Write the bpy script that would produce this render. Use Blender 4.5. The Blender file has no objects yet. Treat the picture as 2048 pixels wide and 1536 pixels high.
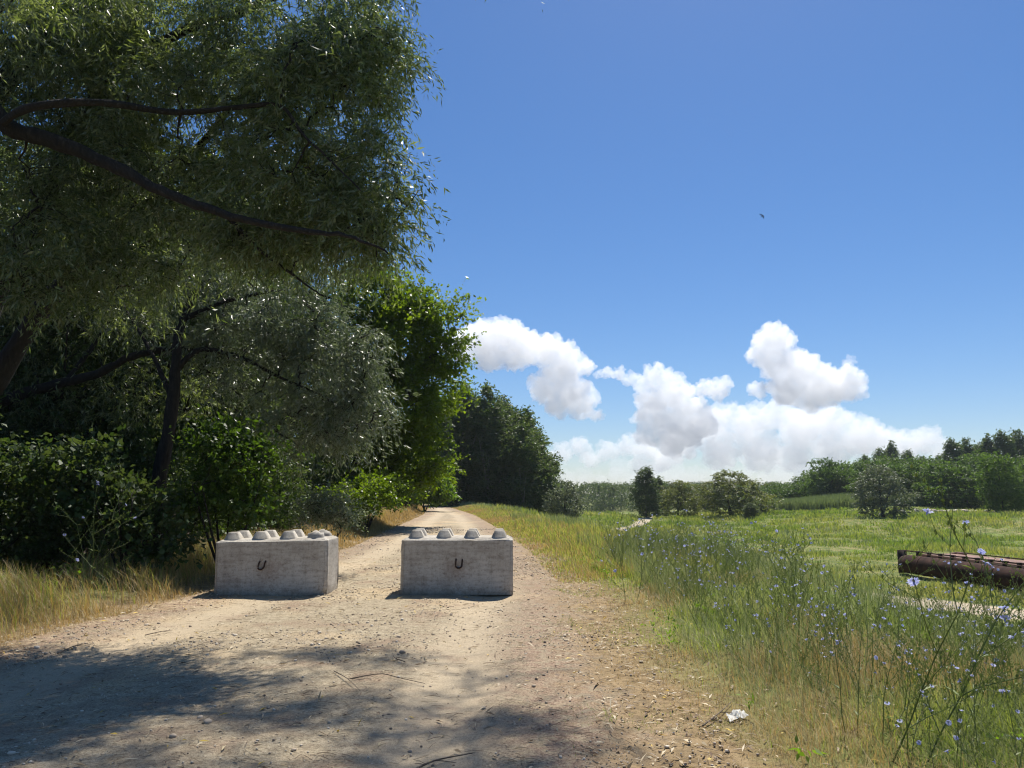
import bpy, math, random
import numpy as np
from mathutils import Vector, Matrix

# ------------------------------------------------------------------ camera, sky, sun, exposure
S = bpy.context.scene
EYE = 1.45
FPX = 1537.0
PITCH = math.atan(217 / FPX)
cam_d = bpy.data.cameras.new("camera")
cam = bpy.data.objects.new("camera", cam_d)
S.collection.objects.link(cam)
cam.location = (0, 0, EYE)
cam.rotation_euler = (math.radians(90) + PITCH, 0, 0)
cam_d.sensor_width = 36
cam_d.lens = 36 * FPX / 2048
cam_d.clip_start = 0.05
cam_d.clip_end = 40000
S.camera = cam

SUN_EL, SUN_AZ = math.radians(58), math.radians(19)
W = bpy.data.worlds.new("World"); S.world = W; W.use_nodes = True
wn = W.node_tree
sky = wn.nodes.new("ShaderNodeTexSky"); sky.sky_type = 'NISHITA'; sky.sun_disc = False
sky.sun_elevation = SUN_EL; sky.sun_rotation = SUN_AZ
sky.air_density = 1.0; sky.dust_density = 0.3; sky.ozone_density = 4.0; sky.altitude = 200
bg = wn.nodes["Background"]; bg.inputs[1].default_value = 0.092
hs = wn.nodes.new("ShaderNodeHueSaturation"); hs.inputs["Saturation"].default_value = 1.22
tn = wn.nodes.new("ShaderNodeMix"); tn.data_type = 'RGBA'; tn.blend_type = 'MULTIPLY'; tn.inputs[0].default_value = 1; tn.inputs[7].default_value = (.92, .945, 1.05, 1)
gm = wn.nodes.new("ShaderNodeGamma"); gm.inputs[1].default_value = .89
wn.links.new(sky.outputs[0], gm.inputs[0]); wn.links.new(gm.outputs[0], tn.inputs[6]); wn.links.new(tn.outputs[2], hs.inputs["Color"]); wn.links.new(hs.outputs[0], bg.inputs[0])
sd = Vector((math.sin(SUN_AZ) * math.cos(SUN_EL), math.cos(SUN_AZ) * math.cos(SUN_EL), math.sin(SUN_EL)))
sl = bpy.data.lights.new("sun", 'SUN'); sl.energy = 5.0; sl.angle = math.radians(0.5); sl.color = (1.0, 0.95, 0.86)
so = bpy.data.objects.new("sun", sl); S.collection.objects.link(so)
so.rotation_euler = sd.to_track_quat('Z', 'Y').to_euler(); so.location = (0, 0, 60)
S.view_settings.view_transform = 'Standard'; S.view_settings.look = 'None'
S.view_settings.exposure = 0.45; S.view_settings.gamma = 1.0
S.cycles.use_denoising = True; S.cycles.filter_width = 1.15
S.cycles.max_bounces = 48; S.cycles.diffuse_bounces = 3; S.cycles.glossy_bounces = 2
S.cycles.transmission_bounces = 4; S.cycles.transparent_max_bounces = 12; S.cycles.volume_bounces = 48

rs = np.random.RandomState(11)
rnd = random.Random(5)

def at(px, py, Y):
    """the point seen at photo pixel (px,py) that lies Y metres ahead"""
    dx = (px - 1024) / FPX; dy = (768 - py) / FPX
    vy = math.cos(PITCH) - dy * math.sin(PITCH); vz = math.sin(PITCH) + dy * math.cos(PITCH)
    t = Y / vy
    return np.array((dx * t, Y, EYE + vz * t))

# ------------------------------------------------------------------ helpers
def tag(o, label=None, cat=None, group=None, kind=None):
    if label: o['label'] = label
    if cat: o['category'] = cat
    if group: o['group'] = group
    if kind: o['kind'] = kind
    return o

def empty(name, loc, label=None, cat=None, group=None):
    o = bpy.data.objects.new(name, None); S.collection.objects.link(o)
    o.location = tuple(float(v) for v in loc); o.empty_display_size = .3
    return tag(o, label, cat, group)

def raw_mesh(name, V, quads=None, tris=None, var=None, smooth=False, attrs=None):
    me = bpy.data.meshes.new(name)
    V = np.asarray(V, dtype=np.float32).reshape(-1, 3)
    q = np.zeros((0, 4), np.int32) if quads is None else np.asarray(quads, np.int32).reshape(-1, 4)
    t = np.zeros((0, 3), np.int32) if tris is None else np.asarray(tris, np.int32).reshape(-1, 3)
    me.vertices.add(len(V)); me.vertices.foreach_set("co", V.ravel())
    nl = len(q) * 4 + len(t) * 3
    me.loops.add(nl); me.loops.foreach_set("vertex_index", np.concatenate([q.ravel(), t.ravel()]))
    me.polygons.add(len(q) + len(t))
    ls = np.concatenate([np.arange(len(q)) * 4, len(q) * 4 + np.arange(len(t)) * 3]).astype(np.int32)
    me.polygons.foreach_set("loop_start", ls)
    if smooth: me.polygons.foreach_set("use_smooth", np.ones(len(q) + len(t), bool))
    me.update(calc_edges=True)
    if var is not None:
        a = me.attributes.new("var", 'FLOAT', 'POINT'); a.data.foreach_set("value", np.asarray(var, np.float32).ravel())
    for k, v in (attrs or {}).items():
        a = me.attributes.new(k, 'FLOAT', 'POINT'); a.data.foreach_set("value", np.asarray(v, np.float32).ravel())
    me.validate()
    return me

def link(name, me, mat, parent=None, loc=None):
    o = bpy.data.objects.new(name, me); S.collection.objects.link(o)
    if mat is not None and len(me.materials) == 0: me.materials.append(mat)
    if parent is not None: o.parent = parent
    if loc is not None: o.location = tuple(float(v) for v in loc)
    return o

class MB:
    """collects pieces and links them as one mesh"""
    def __init__(s): s.V = []; s.Q = []; s.T = []; s.n = 0; s.var = []
    def add(s, V, quads=None, tris=None, var=0.5):
        V = np.asarray(V, float).reshape(-1, 3)
        if quads is not None and len(quads): s.Q.append(np.asarray(quads, int).reshape(-1, 4) + s.n)
        if tris is not None and len(tris): s.T.append(np.asarray(tris, int).reshape(-1, 3) + s.n)
        s.V.append(V); s.n += len(V)
        s.var.append(np.full(len(V), var) if np.isscalar(var) else np.asarray(var, float).ravel())
    def tube(s, P, R, k=6, var=0.5, cap=True):
        P = np.asarray(P, float); n = len(P); R = np.broadcast_to(np.asarray(R, float), (n,))
        T = np.gradient(P, axis=0); T /= np.linalg.norm(T, axis=1, keepdims=True) + 1e-9
        a = np.array((0, 0, 1.)) if abs(T[0][2]) < .8 else np.array((1., 0, 0))
        U = np.cross(T, a); U /= np.linalg.norm(U, axis=1, keepdims=True) + 1e-9
        Wv = np.cross(T, U)
        ang = np.arange(k) * 2 * math.pi / k
        ring = P[:, None] + R[:, None, None] * (np.cos(ang)[None, :, None] * U[:, None] + np.sin(ang)[None, :, None] * Wv[:, None])
        i = np.arange(n - 1)[:, None] * k; j = np.arange(k)[None]; j2 = (j + 1) % k
        q = np.stack([i + j, i + j2, i + k + j2, i + k + j], -1).reshape(-1, 4)
        tr = []
        if cap and k > 3:
            for b in range(1, k - 1): tr.append((0, b + 1, b)); o = (n - 1) * k; tr.append((o, o + b, o + b + 1))
        s.add(ring.reshape(-1, 3), q, tr, var)
    def box(s, c, d, rz=0, var=.5):
        c = np.array(c, float); d = np.array(d, float) / 2
        v = np.array([(x, y, z) for z in (-1, 1) for y in (-1, 1) for x in (-1, 1)], float) * d
        R = np.array([[math.cos(rz), -math.sin(rz), 0], [math.sin(rz), math.cos(rz), 0], [0, 0, 1]])
        s.add(v @ R.T + c, [(0, 2, 3, 1), (4, 5, 7, 6), (0, 1, 5, 4), (2, 6, 7, 3), (0, 4, 6, 2), (1, 3, 7, 5)], None, var)
    def mesh(s, name, smooth=False):
        return raw_mesh(name, np.concatenate(s.V), np.concatenate(s.Q) if s.Q else None, np.concatenate(s.T) if s.T else None,
                        np.concatenate(s.var), smooth)
    def build(s, name, mat, parent=None, smooth=False, loc=None):
        return link(name, s.mesh(name, smooth), mat, parent, loc)

def copy_tree(o, parent=None):
    c = o.copy(); S.collection.objects.link(c)
    if parent is not None: c.parent = parent
    for ch in list(o.children): copy_tree(ch, c)
    return c

# value noise (numpy), for terrain and outlines
_G = np.random.RandomState(3).rand(256, 256)
def vn(x, y, sc=1.0, seed=0):
    x = np.asarray(x, float) / sc + seed * 17.3; y = np.asarray(y, float) / sc + seed * 9.1
    xi = np.floor(x).astype(int); yi = np.floor(y).astype(int); fx = x - xi; fy = y - yi
    fx = fx * fx * (3 - 2 * fx); fy = fy * fy * (3 - 2 * fy)
    g = lambda a, b: _G[a % 256, b % 256]
    return (g(xi, yi) * (1 - fx) + g(xi + 1, yi) * fx) * (1 - fy) + (g(xi, yi + 1) * (1 - fx) + g(xi + 1, yi + 1) * fx) * fy
def fbm(x, y, sc=1.0, o=4, seed=0):
    r = 0; a = .5
    for k in range(o): r = r + a * vn(x, y, sc / 2 ** k, seed + k); a *= .5
    return r
def sst(a, b, x):
    t = np.clip((np.asarray(x, float) - a) / (b - a), 0, 1); return t * t * (3 - 2 * t)

# ------------------------------------------------------------------ materials
def mat(name):
    m = bpy.data.materials.new(name); m.use_nodes = True
    nt = m.node_tree; b = nt.nodes["Principled BSDF"]
    return m, nt, b
def N(nt, t, **kw):
    n = nt.nodes.new(t)
    for k, v in kw.items(): setattr(n, k, v)
    return n
def ramp(nt, fac, stops):
    r = N(nt, "ShaderNodeValToRGB"); e = r.color_ramp.elements
    e[0].position, e[0].color = stops[0][0], (*stops[0][1], 1)
    e[1].position, e[1].color = stops[-1][0], (*stops[-1][1], 1)
    for p, c in stops[1:-1]: q = e.new(p); q.color = (*c, 1)
    nt.links.new(fac, r.inputs[0]); return r.outputs[0]
def noise(nt, scale, detail=4, rough=.6, vec=None, dist=0):
    n = N(nt, "ShaderNodeTexNoise"); n.inputs["Scale"].default_value = scale; n.inputs["Detail"].default_value = detail
    n.inputs["Roughness"].default_value = rough; n.inputs["Distortion"].default_value = dist
    if vec is not None: nt.links.new(vec, n.inputs["Vector"])
    return n.outputs[0]
def mix(nt, fac, a, b, mode='MIX'):
    m = N(nt, "ShaderNodeMix", data_type='RGBA', blend_type=mode)
    for sock, v in ((m.inputs[0], fac), (m.inputs[6], a), (m.inputs[7], b)):
        if hasattr(v, "links"): nt.links.new(v, sock)
        elif isinstance(v, tuple): sock.default_value = (*v, 1)
        else: sock.default_value = v
    return m.outputs[2]
def math_(nt, op, a, b=None, clamp=False):
    m = N(nt, "ShaderNodeMath", operation=op); m.use_clamp = clamp
    for i, v in enumerate((a, b)):
        if v is None: continue
        if hasattr(v, "links"): nt.links.new(v, m.inputs[i])
        else: m.inputs[i].default_value = v
    return m.outputs[0]
def step(nt, x, a, b):
    m = N(nt, "ShaderNodeMapRange"); m.interpolation_type = 'SMOOTHSTEP'
    nt.links.new(x, m.inputs[0]); m.inputs[1].default_value = a; m.inputs[2].default_value = b
    return m.outputs[0]
def attr(nt, name):
    a = N(nt, "ShaderNodeAttribute", attribute_name=name); return a.outputs["Fac"]
def wpos(nt):
    return N(nt, "ShaderNodeNewGeometry").outputs["Position"]
def bump(nt, b, h, strength=.5, dist=.02):
    n = N(nt, "ShaderNodeBump"); n.inputs["Strength"].default_value = strength; n.inputs["Distance"].default_value = dist
    nt.links.new(h, n.inputs["Height"]); nt.links.new(n.outputs[0], b.inputs["Normal"])

def leaf_mat(name, cols, back=None, rough=.42, trans=.35, tcol=None, spec=.5):
    m, nt, b = mat(name)
    v = attr(nt, "var")
    st = [(i / (len(cols) - 1), c) for i, c in enumerate(cols)]
    c = ramp(nt, v, st)
    if back:
        g = N(nt, "ShaderNodeNewGeometry")
        c = mix(nt, math_(nt, 'MULTIPLY', g.outputs["Backfacing"], .8), c, back)
    nt.links.new(c, b.inputs["Base Color"]); b.inputs["Roughness"].default_value = rough
    b.inputs["Specular IOR Level"].default_value = spec
    t = N(nt, "ShaderNodeBsdfTranslucent")
    tc = mix(nt, 1.0, c, tcol or (1.6, 1.7, .5), 'MULTIPLY'); nt.links.new(tc, t.inputs[0])
    ms = N(nt, "ShaderNodeMixShader"); ms.inputs[0].default_value = trans
    nt.links.new(b.outputs[0], ms.inputs[1]); nt.links.new(t.outputs[0], ms.inputs[2])
    nt.links.new(ms.outputs[0], nt.nodes["Material Output"].inputs[0])
    return m

M = {}
M['willow'] = leaf_mat("willow_leaf", [(.04, .065, .024), (.095, .13, .05), (.19, .23, .095)], back=(.22, .255, .19), rough=.36, trans=.42, spec=.6)
M['silver'] = leaf_mat("silver_willow_leaf", [(.055, .08, .035), (.10, .135, .065), (.18, .215, .115)], back=(.22, .25, .19), rough=.38, trans=.3, tcol=(1.3, 1.4, .8), spec=.7)
M['broad'] = leaf_mat("broad_leaf", [(.045, .085, .012), (.09, .145, .02), (.14, .20, .03)], rough=.38, trans=.52, tcol=(2.1, 2.0, .4), spec=.35)
M['forest'] = leaf_mat("forest_leaf", [(.03, .055, .018), (.06, .10, .03), (.10, .15, .045)], back=(.07, .09, .055), rough=.5, trans=.35, spec=.3)
M['shadeleaf'] = leaf_mat('shrub_leaf', [(.025, .05, .010), (.05, .09, .018), (.10, .16, .03)], rough=.45, trans=.45, tcol=(1.7, 1.8, .4), spec=.35)
M['bushgreen'] = leaf_mat("bush_leaf", [(.08, .13, .025), (.13, .19, .035), (.19, .25, .05)], rough=.5, trans=.5, tcol=(1.5, 1.8, .4))
M['poplar'] = leaf_mat("poplar_leaf", [(.04, .07, .025), (.065, .105, .038), (.10, .145, .06)], back=(.12, .15, .09), rough=.5, trans=.35, spec=.35)
M['olive'] = leaf_mat("olive_leaf", [(.09, .105, .04), (.14, .155, .065), (.20, .21, .10)], rough=.5, trans=.4, spec=.35)
M['greyolive'] = leaf_mat("grey_olive_leaf", [(.10, .12, .075), (.15, .17, .11), (.22, .24, .16)], rough=.5, trans=.35, tcol=(1.2, 1.3, .8))
M['farleaf'] = leaf_mat("far_leaf", [(.05, .09, .026), (.085, .14, .038), (.13, .19, .055)], rough=.5, trans=.4, spec=.3)
M['grass'] = leaf_mat("green_grass", [(.17, .23, .05), (.27, .31, .075), (.48, .42, .19)], rough=.45, trans=.45, tcol=(1.4, 1.5, .6))
M['field'] = leaf_mat("meadow_grass", [(.17, .25, .045), (.28, .31, .08), (.46, .40, .18)], rough=.55, trans=.35, tcol=(1.3, 1.4, .6))
M['dry'] = leaf_mat("dry_grass", [(.27, .23, .09), (.46, .35, .15), (.60, .46, .25)], rough=.55, trans=.35, tcol=(1.2, 1.0, .7))
M['weed'] = leaf_mat("grey_weed", [(.16, .20, .085), (.25, .285, .135), (.44, .43, .26)], rough=.55, trans=.3, tcol=(1.2, 1.3, .7))
M['stem'] = leaf_mat("chicory_stem", [(.09, .14, .045), (.17, .21, .08), (.36, .33, .18)], rough=.6, trans=.2, spec=.3)
M['flower'] = leaf_mat("chicory_petal", [(.36, .40, .78), (.50, .53, .84), (.72, .74, .90)], rough=.6, trans=.4, tcol=(1.1, 1.1, 1.1))
M['litter'] = leaf_mat("dry_fallen_leaf", [(.14, .08, .045), (.42, .32, .19), (.62, .52, .34), (.60, .42, .06)], rough=.6, trans=.15, tcol=(1, 1, 1))

m, nt, b = mat("bark"); p = wpos(nt)
mp = N(nt, "ShaderNodeMapping"); mp.inputs["Scale"].default_value = (1, 1, .25); nt.links.new(p, mp.inputs[0])
h = noise(nt, 22, 5, .7, mp.outputs[0])
nt.links.new(ramp(nt, h, [(.3, (.007, .006, .005)), (.55, (.022, .018, .014)), (.75, (.055, .045, .036))]), b.inputs["Base Color"])
b.inputs["Roughness"].default_value = .9; bump(nt, b, h, 1.0, .06); M['bark'] = m
m, nt, b = mat("pale_bark"); h = noise(nt, 6, 5, .7, wpos(nt))
nt.links.new(ramp(nt, h, [(.35, (.10, .09, .07)), (.6, (.30, .29, .25))]), b.inputs["Base Color"]); b.inputs["Roughness"].default_value = .85; M['palebark'] = m

# ground: one material for the ground sheet and the dirt road, driven by the distance to the road edge and tracks
def ground_material(name, road=False):
    m, nt, b = mat(name); P = wpos(nt)
    n1 = noise(nt, 1.3, 6, .65, P); n2 = noise(nt, 9, 6, .7, P); n3 = noise(nt, 55, 5, .75, P); n4 = noise(nt, .35, 4, .6, P)
    n5 = noise(nt, 190, 2, .6, P)
    dirt = ramp(nt, n2, [(.28, (.26, .215, .15)), (.5, (.41, .35, .25)), (.72, (.55, .475, .35))])
    dirt = mix(nt, step(nt, n1, .45, .68), dirt, (.35, .275, .195))
    sand = (.60, .47, .30)
    dirt = mix(nt, math_(nt, 'MULTIPLY', step(nt, n4, .50, .62), .6), dirt, sand)
    speck = ramp(nt, n3, [(.36, (.34, .29, .25)), (.46, (.88, .85, .8)), (.60, (1.1, 1.08, 1.05)), (.72, (1.35, 1.3, 1.25))])
    dirt = mix(nt, .9, dirt, speck, 'MULTIPLY')
    sp2 = ramp(nt, n5, [(.36, (.55, .5, .45)), (.5, (1, 1, 1)), (.68, (1.3, 1.28, 1.25))])
    dirt = mix(nt, .6, dirt, sp2, 'MULTIPLY')
    rr_ = attr(nt, "road")
    rb = math_(nt, 'SUBTRACT', 1.0, step(nt, math_(nt, 'ABSOLUTE', math_(nt, 'ADD', math_(nt, 'ADD', rr_, 1.15), math_(nt, 'MULTIPLY', math_(nt, 'SUBTRACT', n4, .5), .9))), .1, .55))
    dirt = mix(nt, math_(nt, 'MULTIPLY', rb, .65), dirt, mix(nt, .5, (.52, .42, .285), ramp(nt, n5, [(.36, (.33, .26, .18)), (.6, (.58, .47, .33))])))
    edge_ = math_(nt, 'SUBTRACT', 1.0, step(nt, math_(nt, 'ABSOLUTE', math_(nt, 'ADD', rr_, .15)), .2, .9))
    red = ramp(nt, n3, [(.35, (.12, .075, .05)), (.5, (.30, .205, .14)), (.65, (.50, .38, .27))])
    dirt = mix(nt, math_(nt, 'MULTIPLY', math_(nt, 'MAXIMUM', edge_, math_(nt, 'MULTIPLY', step(nt, n1, .56, .66), .6)), step(nt, n2, .40, .56)), dirt, red)
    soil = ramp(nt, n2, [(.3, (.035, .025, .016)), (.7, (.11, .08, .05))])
    green = ramp(nt, n1, [(.30, (.085, .125, .03)), (.5, (.16, .18, .05)), (.62, (.27, .235, .10)), (.72, (.31, .225, .12))])
    bright = (.13, .22, .02)
    green = mix(nt, math_(nt, 'MULTIPLY', step(nt, n4, .52, .64), .6), green, bright)
    green = mix(nt, .5, green, ramp(nt, n2, [(.3, (.6, .6, .6)), (.7, (1.3, 1.3, 1.2))]), 'MULTIPLY')
    straw = ramp(nt, n2, [(.3, (.16, .11, .055)), (.55, (.33, .24, .13)), (.75, (.45, .33, .20))])
    straw = mix(nt, .6, straw, speck, 'MULTIPLY')
    rd = attr(nt, "road"); tr = attr(nt, "track"); wd = attr(nt, "wood")
    jit = math_(nt, 'MULTIPLY', math_(nt, 'SUBTRACT', n1, .5), 1.6)
    jit = math_(nt, 'ADD', jit, math_(nt, 'MULTIPLY', math_(nt, 'SUBTRACT', n2, .5), .8))
    rj = math_(nt, 'ADD', rd, jit)
    c = mix(nt, step(nt, rj, .35, 1.3), straw, green)
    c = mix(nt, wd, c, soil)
    c = mix(nt, step(nt, rj, -.35, .30), dirt, c)
    tj = math_(nt, 'ADD', tr, math_(nt, 'MULTIPLY', jit, .8))
    c = mix(nt, math_(nt, 'SUBTRACT', 1.0, step(nt, tj, -.15, .25)), c, mix(nt, .5, dirt, (.55, .47, .34)))
    nt.links.new(c, b.inputs["Base Color"]); b.inputs["Roughness"].default_value = .95; b.inputs["Specular IOR Level"].default_value = .2
    hh = math_(nt, 'ADD', math_(nt, 'MULTIPLY', n2, .6), math_(nt, 'MULTIPLY', n3, .25))
    hh = math_(nt, 'ADD', hh, math_(nt, 'MULTIPLY', n5, .08))
    bump(nt, b, hh, .9, .05)
    return m
M['ground'] = ground_material("meadow_and_soil")
M['road'] = ground_material("gravel_dirt")

# ------------------------------------------------------------------ terrain
RL = np.array([(-30, -4.8), (0, -4.9), (4, -4.9), (7.7, -4.9), (11.3, -4.5), (20, -4.3), (35, -5.1), (51, -5.9), (76, -8.2), (90, -12), (105, -18), (2000, -400)])
RR = np.array([(-30, 1.6), (0, .95), (4.3, .70), (7.7, .62), (11.3, .8), (20, .35), (35, -.9), (51, -2.5), (76, -6.0), (90, -9.5), (105, -15), (2000, -390)])
def road_dist(X, Y):
    l = np.interp(Y, RL[:, 0], RL[:, 1]); r = np.interp(Y, RR[:, 0], RR[:, 1])
    return np.maximum(l - X, X - r)
TR = [(34, 18), (23, 24), (17.3, 27.2), (12.2, 34.5), (8.6, 39), (6.6, 44), (6.3, 54), (9, 66), (10.5, 80), (16, 98), (20, 116), (24, 135)]
TR2 = [(6.4, 50), (4.2, 60), (3.6, 75), (5, 95)]
def poly_dist(X, Y, P):
    d = np.full(np.shape(X), 1e9)
    for (a, b), (c, e) in zip(P[:-1], P[1:]):
        L = (c - a) ** 2 + (e - b) ** 2
        t = np.clip(((X - a) * (c - a) + (Y - b) * (e - b)) / L, 0, 1)
        d = np.minimum(d, np.hypot(X - a - t * (c - a), Y - b - t * (e - b)))
    return d
def track_dist(X, Y):
    return np.minimum(poly_dist(X, Y, TR) - .75 - .45 * sst(45, 36, Y), poly_dist(X, Y, TR2) - .35)
FIELD = -2.6
def height(X, Y):
    X = np.asarray(X, float); Y = np.asarray(Y, float)
    l = np.interp(Y, RL[:, 0], RL[:, 1]); r = np.interp(Y, RR[:, 0], RR[:, 1])
    sR = X - r; sL = l - X
    z = np.zeros_like(X)
    bank0 = 2.0 + 1.2 * vn(Y, 0 * Y, 12, 2)
    # embankment is shorter further along, and a grassy shoulder stands beside the road
    k = sst(bank0, bank0 + 6.2, sR)
    fz = FIELD + .9 * (fbm(X, Y, 26, 3, 4) - .45) + .25 * (fbm(X, Y, 5, 3, 8) - .45)
    fz = fz + .9 * sst(62, 115, Y) * sst(30, -10, X) + 1.1 * sst(26, 44, X) * sst(72, 90, Y)
    fz = fz + 1.0 * sst(95, 140, Y) * sst(48, 62, X)
    pk = sst(10, 6, np.hypot((X - 20.8) * 1.2, (Y - 33.5) * .8)); fz = fz * (1 - pk) + (FIELD - .05) * pk
    fz = fz - 3.3 * sst(138, 185, Y) * sst(.46, .38, X / np.maximum(Y, 1)) + k * .28 * (fbm(X, Y, 2.6, 3, 12) - .45) * sst(25, 45, Y)
    z = z * (1 - k) + fz * k
    z = z + .12 * sst(.5, 2, sR) * (1 - k) - .02
    z = z + sst(.3, 1.2, sL) * .10 - 1.1 * sst(2.2, 9, sL)
    rut = -.035 * np.exp(-((sR + 1.1) / .35) ** 2) - .03 * np.exp(-((sL + 1.3) / .4) ** 2)
    z = z + np.where((sR < 0) & (sL < 0), rut + .03, 0) * sst(90, 60, Y)
    d = np.hypot(X, Y)
    z = z + (.10 * (fbm(X, Y, 2.2, 4, 20) - .47) * sst(.0, 1.0, np.maximum(sR, sL)) + .035 * (fbm(X, Y, .8, 3, 30) - .45))
    return z * 1.0
def hz(x, y): return float(height(np.array([x]), np.array([y]))[0])

def axis_pts(lo, hi, a, n):
    t = np.linspace(math.asinh(lo / a), math.asinh(hi / a), n); return a * np.sinh(t)
gx = axis_pts(-900, 900, 7, 620); gy = np.concatenate([axis_pts(-60, -.2, 7, 50), axis_pts(0, 1000, 7, 520)])
GX, GY = np.meshgrid(gx, gy); GZ = height(GX, GY)
rd = road_dist(GX, GY)
GZ = GZ - .03 * (rd < -.6)
nx, ny = len(gx), len(gy)
ii = (np.arange(ny - 1)[:, None] * nx + np.arange(nx - 1)[None]).ravel()
Q = np.stack([ii, ii + 1, ii + nx + 1, ii + nx], -1)
lft = np.interp(GY, RL[:, 0], RL[:, 1]) - GX
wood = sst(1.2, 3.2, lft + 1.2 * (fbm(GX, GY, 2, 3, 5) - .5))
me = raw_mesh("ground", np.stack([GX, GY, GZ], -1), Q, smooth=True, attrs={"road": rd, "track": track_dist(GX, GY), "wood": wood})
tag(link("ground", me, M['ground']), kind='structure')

# the dirt road: its own sheet, draped just above the ground
ys = np.concatenate([np.linspace(-6, 30, 520), np.linspace(30.15, 100, 330)[1:]])
u = np.linspace(0, 1, 90)
l = np.interp(ys, RL[:, 0], RL[:, 1]) + .1 * (fbm(ys, ys * 0, 1.1, 3, 40) - .5) ; r = np.interp(ys, RR[:, 0], RR[:, 1]) + .5 * (fbm(ys, ys * 0, 1.4, 3, 41) - .5)
RX = l[:, None] * (1 - u) + r[:, None] * u; RY = np.repeat(ys[:, None], len(u), 1)
fine = .012 * (fbm(RX, RY, .25, 3, 50) - .45)
RZ = height(RX, RY) + .004 + fine * sst(0, .12, u) * sst(1, .88, u)
ii = (np.arange(len(ys) - 1)[:, None] * len(u) + np.arange(len(u) - 1)[None]).ravel()
me = raw_mesh("dirt_road", np.stack([RX, RY, RZ], -1), np.stack([ii, ii + 1, ii + len(u) + 1, ii + len(u)], -1), smooth=True,
              attrs={"road": road_dist(RX, RY), "track": np.full(RX.size, 9.), "wood": np.zeros(RX.size)})
tag(link("dirt_road", me, M['road']), kind='structure')

# ------------------------------------------------------------------ leaves and sprays
def unit(v): return v / (np.linalg.norm(v, axis=-1, keepdims=True) + 1e-9)
def leaf_quads(B, D, L, Wd, nrm):
    """rhombic folded leaves: base, left, tip, right"""
    D = unit(D); side = unit(np.cross(D, nrm)); up = np.cross(side, D)
    L = L[:, None]; Wd = Wd[:, None]
    mid = B + D * L * .42
    return np.stack([B, mid + side * Wd * .5 + up * Wd * .18, B + D * L - up * L * .10, mid - side * Wd * .5 + up * Wd * .18], 1)

def spray_willow(n=72, ll=.095, lw=.017, reach=.55):
    tw = rs.randint(4, 7); per = n // tw; out = []
    for _ in range(tw):
        az = rs.rand() * 6.283; d = np.array((math.cos(az), math.sin(az), rs.uniform(-.1, .5)))
        Lg = reach * rs.uniform(.7, 1.3); t = np.sort(rs.rand(per))
        P = d * (t * Lg * .75)[:, None] + np.array((0, 0, -1)) * (t ** 2 * Lg * .75)[:, None] + rs.normal(0, .01, (per, 3))
        tan = d * .75 + np.array((0, 0, -1)) * (1.5 * t)[:, None]
        dr = unit(tan) * .8 + rs.normal(0, .45, (per, 3)) + np.array((0, 0, -.25))
        out.append(leaf_quads(P, dr, ll * rs.uniform(.6, 1.25, per), lw * rs.uniform(.7, 1.3, per), rs.normal(0, 1, (per, 3)) + (0, 0, .6)))
    return np.concatenate(out)
def spray_broad(n=60, ll=.08, lw=.05, reach=.45, flat=.8):
    tw = rs.randint(4, 7); per = n // tw; out = []
    for _ in range(tw):
        az = rs.rand() * 6.283; d = np.array((math.cos(az), math.sin(az), rs.uniform(-.25, .9)))
        Lg = reach * rs.uniform(.6, 1.3); t = np.sort(rs.rand(per))
        P = d * (t * Lg)[:, None] + np.array((0, 0, -.2)) * (t ** 2 * Lg)[:, None] + rs.normal(0, .02 * reach / .45, (per, 3))
        dr = unit(d) * .6 + rs.normal(0, .6, (per, 3)) + np.array((0, 0, -.15))
        out.append(leaf_quads(P, dr, ll * rs.uniform(.6, 1.25, per), lw * rs.uniform(.7, 1.2, per), rs.normal(0, 1 - flat * .5, (per, 3)) + (0, 0, flat)))
    return np.concatenate(out)

def place_sprays(protos, C, scale, tilt=.35, base=None):
    """C (n,3) centres -> leaf verts (m,4,3) and per-leaf var"""
    V = []; var = []
    pick = rs.randint(0, len(protos), len(C))
    for k, pr in enumerate(protos):
        idx = np.where(pick == k)[0]
        if not len(idx): continue
        n = len(idx); a = rs.rand(n) * 6.283; tx = rs.normal(0, tilt, n); ty = rs.normal(0, tilt, n)
        ca, sa = np.cos(a), np.sin(a); z = np.zeros(n); o = np.ones(n)
        Rz = np.stack([np.stack([ca, -sa, z], -1), np.stack([sa, ca, z], -1), np.stack([z, z, o], -1)], 1)
        Rx = np.stack([np.stack([o, z, z], -1), np.stack([z, np.cos(tx), -np.sin(tx)], -1), np.stack([z, np.sin(tx), np.cos(tx)], -1)], 1)
        Ry = np.stack([np.stack([np.cos(ty), z, np.sin(ty)], -1), np.stack([z, o, z], -1), np.stack([-np.sin(ty), z, np.cos(ty)], -1)], 1)
        R = Rx @ Ry @ Rz
        sc = scale * rs.uniform(.75, 1.25, n)
        v = np.einsum('nij,lkj->nlki', R, pr) * sc[:, None, None, None] + C[idx][:, None, None, :]
        vb = (rs.rand(n) * .6)[:, None] + rs.rand(n, len(pr)) * .4
        if base is not None: vb = vb * .5 + base[idx][:, None] * .5
        V.append(v.reshape(-1, 4, 3)); var.append(vb.reshape(-1))
    return np.concatenate(V), np.concatenate(var)

def leaf_mesh(name, L, var):
    n = len(L)
    return raw_mesh(name, L.reshape(-1, 3), np.arange(n * 4).reshape(-1, 4), None, np.repeat(var, 4))

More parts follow.
